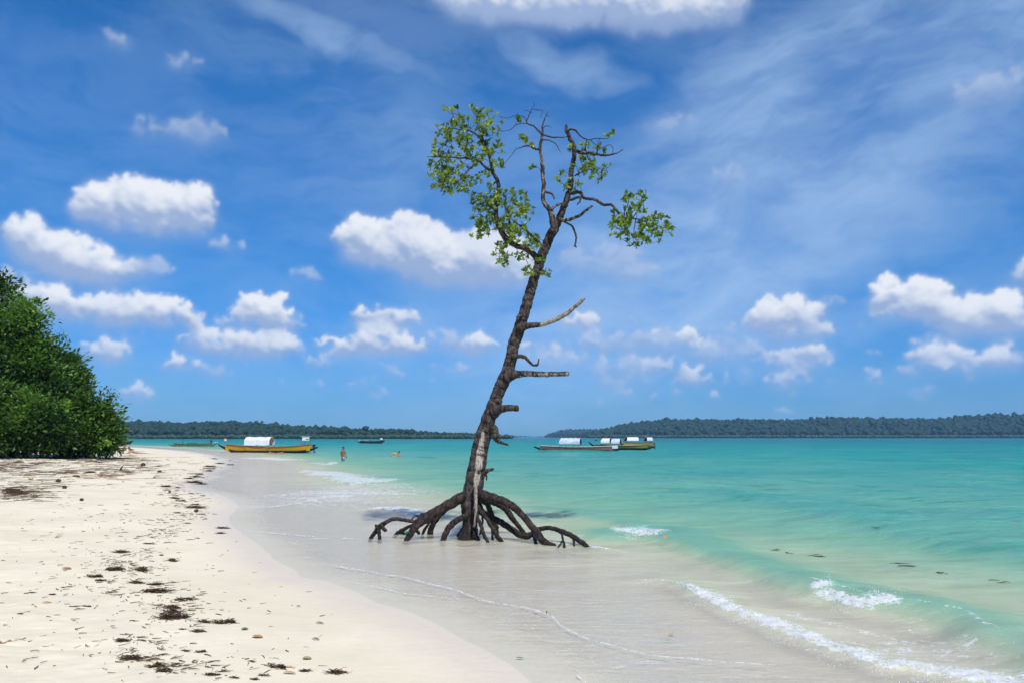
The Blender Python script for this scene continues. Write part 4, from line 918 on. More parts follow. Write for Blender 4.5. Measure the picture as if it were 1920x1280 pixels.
def boat_empty(name, px, py_water, label, group=None, yaw=0.0):
    g = at(px, py_water, 0); o = empty(name, (g[0], g[1], 0), label, 'boat', group, R(yaw)); return o, g[1]/F_PX/math.cos(R(yaw))
# 1 yellow passenger boat close to the beach
o, k = boat_empty('passenger_boat', 502, 847.5, 'long yellow wooden boat with white tarp roof and red rim, moored near the beach', yaw=-4); X = lambda px, c=502: (px-c)*k
hull_parts(o, X(423), X(583), .85, .72, .30, m_yellow, m_black, m_red, X(407), X(597), .85, .55)
zb = .95; S = []
for i, x in enumerate(np.linspace(X(462), X(509.5), 9)):
    prof = [(-.98, zb), (-.92, 1.62), (-.50, 1.97), (0, 2.05), (.50, 1.97), (.92, 1.62), (.98, zb)]; s_ = .03*math.sin(i*1.9); p2 = [(x, y+.02*math.sin(i*2.3+y), z+s_) for y, z in prof]; S.append(np.array(p2+[(a, b_*.965, z-.03 if 0 < q < 6 else z) for q, (a, b_, z) in reversed(list(enumerate(p2)))]))
loft('canopy', m_white, o, S)
for x in np.linspace(X(463), X(508.5), 5):
    for y in (-.9, .9): rod('post', m_wood, o, (x, y, .66), (x, y, 1.5), .03)
for x in (X(570), X(580.5)):
    for y in (-.45, .45): rod('post', m_wood, o, (x, y, .85), (x, y, 2.05), .028)
V, F = box_np(X(575.3), -.47, 1.83, (582-569)*k, .04, .50); bd = mesh_np('sign_board', V, F, m_whitep, o, False)
V, F = box_np(X(578.5), -.50, 1.74, .35, .012, .10); mesh_np('painted_mark', V, F, m_black, bd, False)
V, F = box_np(X(575.3), 0, 2.10, (584-567)*k, 1.1, .03); mesh_np('stern_roof', V, F, m_white, o, False)
flag(o, X(418), 0, .55, 1.35, [m_red, m_whitep, m_whitep])
outboard(o, X(589), .85)
# mooring rope that hangs in a loop along the near side
V, F, C = tube(np.array([(X(462), -.93, .80), (X(475), -.96, .52), (X(486), -.96, .42), (X(498), -.96, .52), (X(512), -.93, .80)]), np.full(5, .025), 6, 6, 0); mesh_np('rope', V, F, m_yellow, o)
# 2 green canoe left of it
o, k = boat_empty('canoe', 362, 836.3, 'slender weathered green canoe with white prow, left of the yellow boat', 'low open canoes on the bay'); X = lambda px, c=362: (px-c)*k
hull_parts(o, X(326), X(396), .55, .52, .22, m_green, m_green, m_green, X(316), X(409), .40, .95, low=.16, full=.35)
V, F = box_np(X(404.5), 0, .88, .8, .16, .12); mesh_np('prow_tip', V, F, m_whitep, o, False)
rod('pole', m_black, o, (X(342.5), 0, .4), (X(342.5), 0, 1.7), .05); outboard(o, X(395), 1.15); V, F = box_np(X(360), 0, .72, 2.0, .6, .12); mesh_np('deck_plank', V, F, m_black, o, False)
# 3 far blue canoe
o, k = boat_empty('canoe', 696, 830.2, 'small far dark canoe with a pale blue rim and a bundle at its bow', 'low open canoes on the bay'); X = lambda px, c=696: (px-c)*k
hull_parts(o, X(675), X(718), .6, .75, .25, m_black, m_black, m_bluep, X(670), X(723), .35, 1.1, low=.3, full=.35)
V, F = box_np(X(721), 0, 1.25, .5, .2, .2); mesh_np('prow_tip', V, F, m_yellow, o, False)
bl_, fl_ = ICO1; mesh_np('bundle', bl_*[.55, .4, .42]+[X(714.5), 0, 1.35], fl_, m_whitep, o); mesh_np('red_bundle', bl_*[.5, .4, .25]+[X(693), 0, 1.0], fl_, m_red, o); V, F = box_np(X(683), 0, .9, 3.4, .8, .12); mesh_np('deck_plank', V, F, m_cream, o, False)
# 4 dark boat behind the bush
o, k = boat_empty('canoe', 235, 833.2, 'dark canoe half hidden behind the seated beach goer at the tip of the wood', 'low open canoes on the bay'); X = lambda px, c=235: (px-c)*k
hull_parts(o, X(214), X(243), .6, .75, .3, m_black, m_black, m_bluep, X(209), X(248), .5, .95, low=.3, full=.35)
# 5 pink boat, right group
o, k = boat_empty('passenger_boat', 1085, 845.2, 'long faded pink boat with a silver arched roof, leftmost of the right hand group', yaw=-15); X = lambda px, c=1085: (px-c)*k
hull_parts(o, X(1015), X(1153), .8, .66, .16, m_pink, m_black, m_cream, X(1002.5), X(1160), .55, .22, low=.14, full=.45)
arch_canopy(o, X(1051), X(1089), .85, 1.02, 1.92, m_silver, deck=.6)
V, F = box_np(X(1150.5), 0, .62, .7, 1.0, .42); mesh_np('stern_panel', V, F, m_whitep, o, False)
# 6 yellow boat, two canopies
o, k = boat_empty('passenger_boat', 1172, 841.3, 'olive yellow boat with a white two piece arched roof behind the pink boat', yaw=-17); X = lambda px, c=1172: (px-c)*k
hull_parts(o, X(1119), X(1221), .8, .62, .20, m_olive, m_black, m_wood, X(1106), X(1226), 1.05, .35, low=.18, full=.45)
arch_canopy(o, X(1130), X(1146), .9, 1.0, 1.86, m_white, deck=.6, name='canopy'); arch_canopy(o, X(1148), X(1164), .85, .92, 1.80, m_silver, deck=.6, name='canopy')
flag(o, X(1118.5), 0, .7, 1.0, [m_red, m_black, m_black], .3, .3); V, F = box_np(X(1188), 0, .72, 3.6, .9, .12); mesh_np('deck_plank', V, F, m_cream, o, False)
outboard(o, X(1223), .9)
V, F = box_np(X(1219), -.3, .80, .9, .8, .5); mesh_np('stern_seat', V, F, m_wood, o, False)
# 7 farther yellow boat
o, k = boat_empty('passenger_boat', 1196, 834.6, 'farthest olive boat on the right, with a blue lined roof and a small second roof', yaw=14); X = lambda px, c=1196: (px-c)*k
hull_parts(o, X(1166), X(1226), .9, .78, .20, m_olive, m_black, m_wood, X(1158), X(1229), .9, .5, low=.2, full=.45)
arch_canopy(o, X(1172), X(1194.5), .95, 1.15, 2.05, m_white, deck=.7, name='canopy', flare=.15); arch_canopy(o, X(1211), X(1222.5), .9, 1.15, 2.02, m_silver, deck=.75, name='canopy')
flag(o, X(1209.5), 0, .9, 1.6, [m_red, m_red, m_whitep], .4, .35)

# ---------------------------------------------------------------- people
m_skin = simple_mat('brown_skin', (.30, .13, .07), .5, 20, col2=(.25, .105, .055)); m_skin2 = simple_mat('tan_skin', (.46, .23, .145), .5, 20, col2=(.40, .19, .12))
m_hair = simple_mat('black_hair', (.012, .009, .008), .6, 40); m_short = simple_mat('pale_blue_shorts', (.50, .60, .78), .7, 8, col2=(.10, .14, .30)); m_navy = simple_mat('navy_cloth', (.03, .045, .11), .7, 8)
m_redc = simple_mat('red_cloth', (.50, .03, .05), .7, 8); m_orange = simple_mat('orange_float', (.75, .38, .08), .5, 8); m_dcloth = simple_mat('dark_swimwear', (.03, .02, .03), .7, 8)
def skin_obj(name, mat, parent, verts, edges, radii, sub=1):
    me = bpy.data.meshes.new(name); bm = bmesh.new(); sk = bm.verts.layers.skin.verify()
    vs = [bm.verts.new(v) for v in verts]
    for i, r in enumerate(radii): vs[i][sk].radius = (r, r) if np.isscalar(r) else r
    vs[0][sk].use_root = True
    for a, b_ in edges: bm.edges.new((vs[a], vs[b_]))
    bm.to_mesh(me); bm.free(); me.materials.append(mat); o_ = link(bpy.data.objects.new(name, me), parent)
    s_ = o_.modifiers.new('skin', 'SKIN'); s_.use_smooth_shade = True; ss = o_.modifiers.new('sub', 'SUBSURF'); ss.levels = ss.render_levels = sub; return o_
def person(loc, rz, J, label, skin, cloth, group=None, hair=m_hair, hairlong=0.0):
    """J: joints in metres, figure facing +Y; body is one skinned surface with fingers"""
    o = empty('person', loc, label, 'person', group, rz); v = []; e = []; r = []
    def add(p, rad, par=None):
        v.append(tuple(p)); r.append(rad); i = len(v)-1
        if par is not None: e.append((par, i))
        return i
    P = {k_: np.array(q, float) for k_, q in J.items()}
    pel = add(P['pelvis'], (.155, .11)); wa = add(P['pelvis']*.55+P['chest']*.45, (.125, .095), pel); ch = add(P['chest'], (.17, .115), wa)
    nk = add(P['neck'], .055, ch); up = P['head']-P['neck']; up /= np.linalg.norm(up); f = P.get('face', np.array([0, 1, 0.])); f = f-up*np.dot(f, up); f /= np.linalg.norm(f)
    hd = add(P['head'], (.082, .098), nk); add(P['head']+up*.085, (.066, .080), hd); ns = add(P['head']+f*.108-up*.015, .016, hd); add(P['head']+f*.088-up*.07, .035, nk)
    sd = np.cross(up, f)
    for s_ in (-1, 1): add(P['head']+sd*s_*.088, .018, hd)
    for s_ in ('L', 'R'):
        sh = add(P['sh'+s_], .062, ch); el_ = add(P['el'+s_], .042, sh); wr = add(P['wr'+s_], .028, el_)
        d = P['wr'+s_]-P['el'+s_]; d /= np.linalg.norm(d); sdv = np.cross(d, [0.1, .3, 1]); sdv /= np.linalg.norm(sdv); nn = np.cross(d, sdv)
        pm = add(P['wr'+s_]+d*.055, (.034, .022), wr)
        for q, L in zip((-1.5, -.5, .5, 1.5), (.062, .075, .080, .066)):
            b0 = P['wr'+s_]+d*.085+sdv*q*.019; m_ = add(b0, .010, pm); m2 = add(b0+d*L*.55+nn*.008, .0088, m_); add(b0+d*L+nn*.026, .0075, m2)
        t1 = add(P['wr'+s_]+d*.035-sdv*.040+nn*.01, .012, pm); add(P['wr'+s_]+d*.075-sdv*.058+nn*.02, .010, t1)
        hp = add(P['hip'+s_], .088, pel); kn = add(P['kn'+s_], .056, hp); an = add(P['an'+s_], .036, kn); fd = P.get('toe'+s_, P['an'+s_]+[0, .18, -.05]); add(fd, .032, an)
    skin_obj('body', skin, o, v, e, r, 1)
    hv, hf = ICO2; ax = np.array([sd*.094, f*.108, up*.10]); hc = P['head']-f*.014+up*.048
    H = hv@ax+hc; mesh_np('hair', H, hf, hair, o)
    if hairlong: skin_obj('hair', hair, o, [tuple(P['head']-f*.05), tuple(P['head']-f*.10-up*hairlong*.6), tuple(P['head']-f*.09-up*hairlong)], [(0, 1), (1, 2)], [.08, .06, .03])
    if cloth == 'shorts' or cloth == 'trunks':
        mt = m_short if cloth == 'shorts' else m_navy
        kL = P['hipL']*.25+P['knL']*.75; kR = P['hipR']*.25+P['knR']*.75
        skin_obj('shorts', mt, o, [tuple(P['pelvis']+[0, 0, .05]), tuple(P['pelvis']), tuple(P['hipL']), tuple(kL), tuple(P['hipR']), tuple(kR)], [(0, 1), (1, 2), (2, 3), (1, 4), (4, 5)], [(.16, .12), (.172, .13), .108, .088, .108, .088])
    if cloth in ('red', 'dark'):
        mt = m_redc if cloth == 'red' else m_dcloth
        skin_obj('swimwear', mt, o, [tuple(P['pelvis']), tuple(P['pelvis']*.55+P['chest']*.45), tuple(P['chest']+(P['pelvis']-P['chest'])*.08)], [(0, 1), (1, 2)], [(.168, .122), (.135, .105), (.176, .124)])
    return o
def standing(knee=0.02, arms=None, lean=0.0):
    J = dict(pelvis=(0, 0, .93), chest=(0, lean, 1.28), neck=(0, lean, 1.48), head=(0, lean+.03, 1.63), shL=(-.19, lean, 1.40), shR=(.19, lean, 1.40), elL=(-.25, .02, 1.12), elR=(.25, .02, 1.12), wrL=(-.24, .14, .90), wrR=(.24, .14, .90),
             hipL=(-.10, 0, .87), hipR=(.10, 0, .87), knL=(-.12, .05, .48), knR=(.13, -.02, .48), anL=(-.13, 0, .07), anR=(.15, -.10, .07)); J.update(arms or {}); return J
g = at(643, 863.5, 0); bed = float(ground_z(np.array([g[0]]), np.array([g[1]]))[0]); print('man', g, bed)
person((g[0], g[1], max(-.62, bed) if False else -.56), R(-25), standing(arms=dict(face=(.6, .8, 0))), 'bare chested man in pale shorts wading thigh deep, seen from behind', m_skin, 'shorts')
g = at(748, 858.5, 0)
pr = person((g[0], g[1], -1.08), R(165), standing(arms=dict(elL=(-.30, .12, 1.16), wrL=(-.26, .36, 1.22), elR=(.34, .10, 1.14), wrR=(.52, .26, 1.20))), 'chest deep bather in red swimwear facing the beach with one arm out', m_skin2, 'red')
fo = atY(738.5, 853, g[1]-.25); tv = []
for i in range(16):
    for j in range(8):
        a, b_ = i*math.pi/8, j*math.pi/4; q = .20+.075*math.cos(b_); tv.append((fo[0]+q*math.cos(a), fo[1]+.08*math.sin(b_), fo[2]+q*math.sin(a)))
fi = np.array([(i*8+j, ((i+1) % 16)*8+j, ((i+1) % 16)*8+(j+1) % 8, i*8+(j+1) % 8) for i in range(16) for j in range(8)])
tag(mesh_np('swim_ring', tv, fi, m_orange), 'orange yellow swim ring held up by the chest deep bather', 'swim ring')
FL = dict(pelvis=(0, -.40, .02), chest=(0, 0, .06), neck=(0, .2, .12), head=(0, .30, .22), face=(0, 1, .1), shL=(-.18, .12, .07), shR=(.18, .12, .07), elL=(-.42, .2, .02), elR=(.42, .2, .02), wrL=(-.55, .42, .04), wrR=(.55, .42, .04), hipL=(-.1, -.48, 0), hipR=(.1, -.48, 0), knL=(-.14, -.88, -.06), knR=(.14, -.88, -.04), anL=(-.12, -1.26, .0), anR=(.13, -1.26, -.04), toeL=(-.12, -1.42, .05), toeR=(.13, -1.42, 0))
for px, rz, lab, c in ((509, 70, 'bather in red floating beside the middle of the yellow boat, nearer its roof', 'red'), (525.5, -80, 'bather in dark trunks floating beside the yellow boat, to the right of the red one', 'trunks')):
    g = at(px, 850.5, 0); person((g[0], g[1], .04), R(rz), FL, lab, m_skin2, c)
# sunbathers by the bush
g = hit(252, 851.5); up_ = dict(pelvis=(0, -.35, .14), chest=(0, .02, .22), neck=(0, .20, .38), head=(0, .27, .52), face=(0, 1, .2), shL=(-.18, .14, .30), shR=(.18, .14, .30), elL=(-.22, .30, .06), elR=(.22, .30, .06), wrL=(-.10, .50, .05), wrR=(.10, .50, .05), hipL=(-.1, -.42, .12), hipR=(.1, -.42, .12), knL=(-.12, -.84, .08), knR=(.14, -.84, .08), anL=(-.10, -1.24, .07), anR=(.14, -1.24, .07), toeL=(-.1, -1.40, .04), toeR=(.14, -1.40, .04))
gg = hit(236, 850.5); person(tuple(gg+np.array([.55, 0, .0])), R(90), up_, 'sunbather lying on the sand propped on the elbows, near the end of the wood', m_skin2, 'dark', hairlong=.2)
g = atY(231, 840, 84); gz = float(ground_z(np.array([g[0]]), np.array([84.]))[0])
st_ = dict(pelvis=(0, 0, .12), chest=(0, .06, .46), neck=(0, .10, .66), head=(0, .14, .80), shL=(-.18, .08, .58), shR=(.18, .08, .58), elL=(-.27, .26, .40), elR=(.27, .26, .40), wrL=(-.12, .46, .42), wrR=(.12, .46, .42), hipL=(-.1, .04, .12), hipR=(.1, .04, .12), knL=(-.13, .44, .48), knR=(.13, .48, .46), anL=(-.13, .62, .07), anR=(.13, .70, .07))
person((g[0], 84, gz), R(-70), st_, 'person sitting on the sand with knees drawn up at the tip of the bush', m_skin2, 'dark')

# ---------------------------------------------------------------- driftwood, husks, seaweed and leaves on the sand
m_weed = leaf_mat('dried_seaweed', (.024, .014, .008), (.11, .060, .026), .75, 0)
m_litter = leaf_mat('leaf_litter', (.045, .028, .018), (.230, .150, .085), .8, 0)
m_husk = simple_mat('coconut_husk', (.075, .052, .038), .9, 14, col2=(.03, .02, .015), bump=.03)
m_drift = simple_mat('driftwood', (.36, .25, .17), .8, 14, col2=(.20, .13, .09), bump=.01, stretch=(1, 3, 3))
m_cane = simple_mat('dry_cane', (.60, .44, .22), .7, 14)
m_oleaf = leaf_mat('fallen_leaf', (.42, .17, .03), (.55, .36, .12), .6, .1); m_yleaf = leaf_mat('fallen_leaf_yellow', (.40, .30, .12), (.45, .38, .2), .6, .1); m_gleaf = leaf_mat('fallen_leaf_green', (.10, .14, .03), (.2, .25, .06), .6, .1)
def strands(acc, C, n, R3, L, r, rng, tn=None, up=.25, sides=3):
    for _ in range(n):
        u = rng.normal(0, 1, 3); u /= np.linalg.norm(u); u[2] = abs(u[2]); q = C+u*R3*rng.random()**.5
        a = rng.normal(0, .45)+(0 if rng.random() < .5 else math.pi); l_ = L*rng.uniform(.5, 1.3); d = np.array([math.cos(a), math.sin(a)*.8, rng.normal(0, up)])*l_
        m_ = q+d*.5+rng.normal(0, .16*l_, 3); e_ = q+d; z0 = C[2]
        P = np.array([q, m_, e_]); P[:, 2] = np.maximum(P[:, 2], z0-.005)
        rr = r*rng.uniform(.6, 1.5); V, F, _c = tube(P, np.array([rr, rr*1.1, rr*.4]), sides, 2, 0); acc.add(V, F, (rng.random() if tn is None else tn))
def weed_variant(seed, dense):
    rng = np.random.default_rng(seed); A = Acc()
    for q in range(rng.integers(2, 5)):
        c = np.array([rng.uniform(-.32, .32), rng.uniform(-.20, .20), .0]); strands(A, c, dense, np.array([.26, .15, .13]), .20, .011, rng)
    strands(A, np.zeros(3), dense//4, np.array([.5, .3, .05]), .3, .008, rng)
    V = np.vstack(A.V); Fs = [np.vstack(x) for x in (A.Q, A.T) if x]; o = mesh_np('seaweed_clump', V, Fs, m_weed, None, True, {'tint': np.concatenate(A.A)}); me = o.data; bpy.data.objects.remove(o); return me
WEED = [weed_variant(200+i, 46) for i in range(5)]
CLUMPS = [(318,1052,27,'round dark seaweed tuft alone on clean sand, above the long row of clumps'),(283,1019,22,0),(276,1031,14,0),(223,1036,36,0),(215,1068,32,0),(257,1069,40,0),(170,1081,32,0),(190,1089,26,0),(252,1093,34,0),(288,1095,26,0),(295,1109,52,0),(355,1123,38,'spiky dark seaweed clump with a twig sticking out to the right'),
(317,1139,40,0),(328,1147,50,0),(324,1159,50,0),(379,1167,28,0),(412,1169,44,0),(343,1181,18,0),(368,1184,34,0),(230,1203,22,0),(350,1219,18,0),(372,1224,20,0),(240,1233,52,'wide thin tangle of seaweed at the left end of the lowest row'),(299,1248,40,0),(330,1244,14,0),(471,1242,14,0),(510,1252,44,'dark brown seaweed clump with an orange stick lying at its right end'),(576,1259,26,0),
(627,1262,46,'large shaggy dark seaweed clump, nearest to the water in the foreground'),(476,1274,16,0),(437,1273,20,0),(498,1268,22,0),(310,1260,34,0),(266,1195,12,0),(397,1265,26,0),
(329,934,24,0),(334,939,20,0),(379,929,12,0),(357,925,12,0),(365,946,16,0),(367,951,36,0),(380,964,14,0),(331,961,16,0),(412,1000,20,'flat seaweed clump at the very edge of the water sheet'),(418,990,22,0),(350,981,14,0),(368,1009,10,0),(358,904,34,0),(376,907,24,0),(310,912,22,0),(330,914,16,0),(429,871,14,0),(431,863,8,0),(410,869,20,0),(395,875,20,0),(388,883,20,0),(7,935,14,0),(53,921,14,0),(14,919,44,0),(31,925,34,0),
(404,860,14,0),(398,879,16,0),(372,889,18,0),(366,894,22,0),(352,897,16,0),(300,1041,12,0),(240,1040,12,0),(205,1110,14,0),(120,1101,10,0),(98,1114,12,0),(60,1110,14,0),(160,1137,16,0),(36,1150,12,0)]
WIDE = {(223,1036): 'dark elongated seaweed clump left of two small tufts, highest of the near wrack', (215,1068): 'flat seaweed clump joined at its right to a thicker brown one', (257,1069): 'thick brown seaweed clump at the right end of the second wrack row',
(170,1081): 'reddish brown seaweed clump farthest left in the near wrack', (252,1093): 'bushy seaweed clump on the left half of the third wrack row', (295,1109): 'long low seaweed strip running down right below the bushy clump', (317,1139): 'upper clump of the stack of three dark seaweed strips',
(328,1147): 'middle strip of the stack of three dark seaweed strips', (324,1159): 'lowest strip of the stack of three dark seaweed strips', (412,1169): 'thin drawn out seaweed strip right of the three stacked strips', (368,1184): 'dense dark seaweed clump just below the thin drawn out strip',
(299,1248): 'seaweed clump with a green fleck in the lowest row, above a thinner one', (310,1260): 'thin seaweed strip directly under the clump with the green fleck', (14,919): 'wide tangle of seaweed and twigs at the far left edge', (31,925): 'flat brown seaweed strip just right of the tangle at the left edge', (367,951): 'widest seaweed clump of the far wrack line', (358,904): 'long seaweed strip where the far wrack line bends toward the water'}
rngC = np.random.default_rng(77)
for i, (px, py, wpx, lab) in enumerate(CLUMPS):
    c = hit(px, py); W_ = wpx/F_PX*c[1]; o = bpy.data.objects.new('seaweed_clump', WEED[i % 5]); link(o); o.location = (c[0], c[1], c[2]-.002); s_ = W_*1.15; o.scale = (s_, s_*rngC.uniform(.9, 1.5), s_*rngC.uniform(.7, 1.1)*(.8 if py < 1000 else 1)); o.rotation_euler = (0, 0, rngC.choice([0, math.pi])+rngC.normal(0, .25))
    if not lab: lab = WIDE.get((px, py), 0)
    if lab: pass
    elif py < 900: lab = 'tiny dark seaweed scrap on the far curve of the beach'
    elif px < 100: lab = 'dark seaweed scrap among the twigs near the left edge of the sand'
    elif py > 1210 and wpx < 30: lab = 'small dark seaweed scrap in the row nearest to the camera'
    elif py < 1020: lab = 'small dark seaweed scrap of the far wrack line, beyond the near rows of clumps'
    elif wpx < 30: lab = 'small dark seaweed scrap between the bigger clumps of the near wrack line'
    else: lab = 'elongated dark brown seaweed clump in the near wrack line'
    tag(o, lab, 'seaweed', 'seaweed clumps washed up on the sand')
# countless twigs and leaf bits
def litter():
    rng = np.random.default_rng(9); A = Acc()
    zones = [(60,885,150,26,240,1.5,'m'),(30,922,60,14,190,1.2,'m'),(150,860,150,12,260,2.0,'m'),(250,876,90,20,130,1.3,'m'),(10,872,50,12,120,1.6,'m'),(200,880,70,10,60,1.5,'m'),(120,884,30,4,60,1.2,'m'),(395,872,32,14,150,1.1,'w'),(365,900,34,14,150,1.0,'w'),(330,925,55,18,200,.9,'w'),(345,955,45,20,150,.8,'w'),(290,1000,70,30,130,.7,'w'),(230,1050,80,30,160,.6,'w'),(270,1100,80,32,160,.55,'w'),(330,1150,75,26,140,.55,'w'),(260,1215,70,30,140,.5,'w'),(360,1250,110,22,150,.5,'w'),(120,1110,90,50,100,.5,'w'),(180,980,180,70,240,.55,'w'),(350,1100,230,110,90,.45,'w'),(120,1200,140,60,60,.45,'w'),(560,1190,70,60,24,.4,'w')]
    for (cx, cy, sx, sy, n, L, kind) in zones:
        for _ in range(n):
            px, py = cx+rng.normal(0, sx*.55), cy+rng.normal(0, sy*.55)
            if not (-60 < px < 900 and 838 < py < 1290): continue
            if vnoise2(np.array([px/34.]), np.array([py/11.]), 5)[0] < rng.uniform(.10, .65) and kind == 'w': continue
            d = ray(px, py)
            g = hitfast(px, py)
            if g is None: continue
            l_ = L*rng.uniform(.12, .75)*(.42 if kind == 'w' else .9)*(.6+.4*min(g[1], 60)/30); a = rng.normal(0, .85); dv = np.array([math.cos(a), math.sin(a), 0])*l_
            P = np.array([g, g+dv*.5+[0, rng.normal(0, .10)*l_, rng.uniform(0, .02)*l_], g+dv]); P[:, 2] += .001+.004*rng.random()
            r = rng.uniform(.0010, .0036)*(1 if kind == 'w' else 1.3)*(1+min(g[1], 60)/16); V, F, c = tube(P, np.array([r, r, r*.5]), 3, 2, 0); A.add(V, F, rng.beta(1.2, 2))
    o = A.build('beach_litter', m_litter); tag(o, 'thin scatter of twigs, leaf bits and seaweed shreds over the sand', 'beach litter', kind='stuff')
# fast lookup of the beach surface for the litter
_gy = np.linspace(828, 1300, 190); _gx = np.linspace(-80, 920, 130); _G = {}
def hitfast(px, py):
    k_ = (round(px/7), round(py/3)); 
    if k_ not in _G: _G[k_] = hit(k_[0]*7, k_[1]*3)
    g0 = _G[k_]; d = ray(px, py); t_ = (g0[2]-CAM_H)/d[2]; g = np.array([0, 0, CAM_H])+d*t_
    s = shore_s(np.array([g[0]]), np.array([g[1]]))[0]
    if s < .15 or g[1] > 110: return None
    g[2] = float(ground_z(np.array([g[0]]), np.array([g[1]]))[0]); return g
litter()
def log(name, pts, label, cat, mat, lump=.2, seed=0, lift=.5, sides=10):
    P = []; r = []
    for (px, py, rp) in pts:
        g = hit(px, py); rr = rp/F_PX*g[1]; P.append(g+[0, 0, rr*lift]); r.append(rr)
    P = np.array(P); V, F, C = tube(P, np.array(r), sides, 6, lump, seed, 6, .02); b0 = P.mean(0); o = mesh_np(name, V, F, mat, None, True, None, b0); o.location = tuple(b0); return tag(o, label, cat)
log('driftwood_log', [(186,892,3.0),(190,890.5,3.6),(198,891.5,2.2),(210,891,1.7),(224,891,1.6),(232,891,1.9)], 'pale brown forked driftwood log with a thick left end', 'driftwood', m_drift, .25, 1)
log('driftwood_log', [(156,887,1.2),(165,886,1.9),(173,885.5,1.9),(180,886,1.0)], 'dark flat driftwood piece just left of the pale brown log', 'driftwood', m_husk, .2, 2)
log('driftwood_log', [(136,893,1.2),(143,893,1.8),(149,893.5,1.2)], 'short dark wood scrap below and left of the pale brown log', 'driftwood', m_husk, .2, 3)
log('cane_stick', [(100,887,.7),(140,890,.8),(180,893.5,.8),(220,897,.8),(258,901,.6)], 'long thin straw coloured cane lying across the sand', 'stick', m_cane, .05, 4)
log('stick', [(-5,1206,1.4),(15,1203.5,1.5),(30,1202,1.3),(48,1199.5,.8)], 'thin brown stick at the left edge in the foreground', 'stick', m_drift, .15, 5, sides=7)
log('stick', [(528,1250,1.2),(540,1251,1.6),(553,1252,1.0)], 'short orange brown stick beside a seaweed clump in the foreground', 'stick', m_cane, .1, 6, sides=7)
log('driftwood_log', [(20,869,2),(36,866,2.6),(44,867,1.8)], 'grey weathered wood lump among the twigs at the far left', 'driftwood', m_drift, .3, 7)
P0 = hit(225, 882); V, F, C = tube(np.array([P0, P0+[.05, 0, .12], P0+[.16, 0, .30]]), np.array([.05, .05, .015]), 6, 4, .2); tag(mesh_np('stump_stick', V, F, m_husk), 'short dark stick standing upright in the sand above the pale log', 'stick')
HUSKS = [(109,903,10,'wide brown coconut husk at the left, beyond the middle of the beach'),(121,915,9,'brown coconut husk a little below and right of the widest husk'),(153,938,8,'lone split coconut husk in the middle of the bare sand'),(299,885,7,'dark coconut husk standing alone right of the pale log'),(268,873,10,'flattened grey husk up the beach above the pale log'),(368,959,8,'black coconut husk at the near end of the far wrack line'),(318,923,6,'small black husk among the seaweed scraps of the far wrack line'),(58,898,9,'yellowish green husk at the far left')]
hv, hf = ICO2
for i, (px, py, wpx, lab) in enumerate(HUSKS):
    g = hit(px, py); s_ = wpx/F_PX*g[1]/2; q = hv*(1+.5*(fbm3(hv*1.6+i*5, 2, 9)-.5))[:, None]; q = q*[s_*1.05, s_*.85, s_*.72]+[0, 0, s_*.5]; o = mesh_np('coconut_husk', q, hf, m_cane if 'yellowish' in lab else m_husk); o.location = tuple(g); o.rotation_euler = (0, 0, i*1.3)
    tag(o, lab, 'coconut husk', 'coconut husks on the beach')
def fallen(px, py, wpx, mat, lab, rz=0.0, z=None, tilt=0.0, w_=1.0):
    g = hit(px, py) if z is None else at(px, py, z); L = wpx/F_PX*g[1]; V = LV.copy(); V[:, 0] -= .5; V[:, 1] *= w_*1.2; V = V*L; V[:, 2] += .012+.04*L
    o = mesh_np('fallen_leaf', V, LF, mat, None, False, {'tint': np.full(len(V), .5)}); o.location = tuple(g); o.rotation_euler = (tilt, 0, rz); so = o.modifiers.new('thick', 'SOLIDIFY'); so.thickness = .0015; tag(o, lab, 'leaf', 'fallen leaves')
fallen(359, 1145, 18, m_yleaf, 'orange tan leaf right of the middle seaweed rows', .1); fallen(483, 1196, 21, m_oleaf, 'bright orange leaf alone on the sand', -.1)
fallen(576, 1237, 17, m_yleaf, 'pale yellow curled leaf above the nearest brown seaweed scrap', .1, w_=1.3); fallen(459, 1180, 13, m_gleaf, 'small grey green leaf on clean sand', .2, w_=1.4)
fallen(543, 1266, 24, m_yleaf, 'narrow tan leaf at the bottom edge of the photo', .05, w_=.5); fallen(125, 1066, 18, m_oleaf, 'brown orange leaf at the left among twigs', .1)
fallen(592, 1200, 16, m_litter, 'curved dark narrow leaf on clean sand toward the water', -.3, w_=.5); fallen(600, 1170, 16, m_litter, 'thin dark leaf scrap above the curved dark leaf', -.2, w_=.5); fallen(88, 1131, 16, m_oleaf, 'reddish brown leaf at the left above the bare sand', .4)
fallen(975, 1236, 14, m_gleaf, 'small green leaf on the wet sand at the bottom centre', 0, w_=.6); fallen(1247, 1007, 9, m_oleaf, 'orange leaf riding on the crest of the green wave', .3, z=.19, tilt=.6, w_=1.6)
fallen(1259, 1189, 11, m_oleaf, 'orange leaf drifting in the clear shallows', .1, z=.01); fallen(1258, 1194, 9, m_litter, 'dark leaf just below the drifting orange leaf', -.2, z=.01)
fallen(1023, 1147, 8, m_litter, 'dark leaf standing upright in the foam line', 1.2, z=.03, tilt=1.3); fallen(560, 1137, 8, m_litter, 'dark leaf scrap above the orange leaf on clean sand', .6)
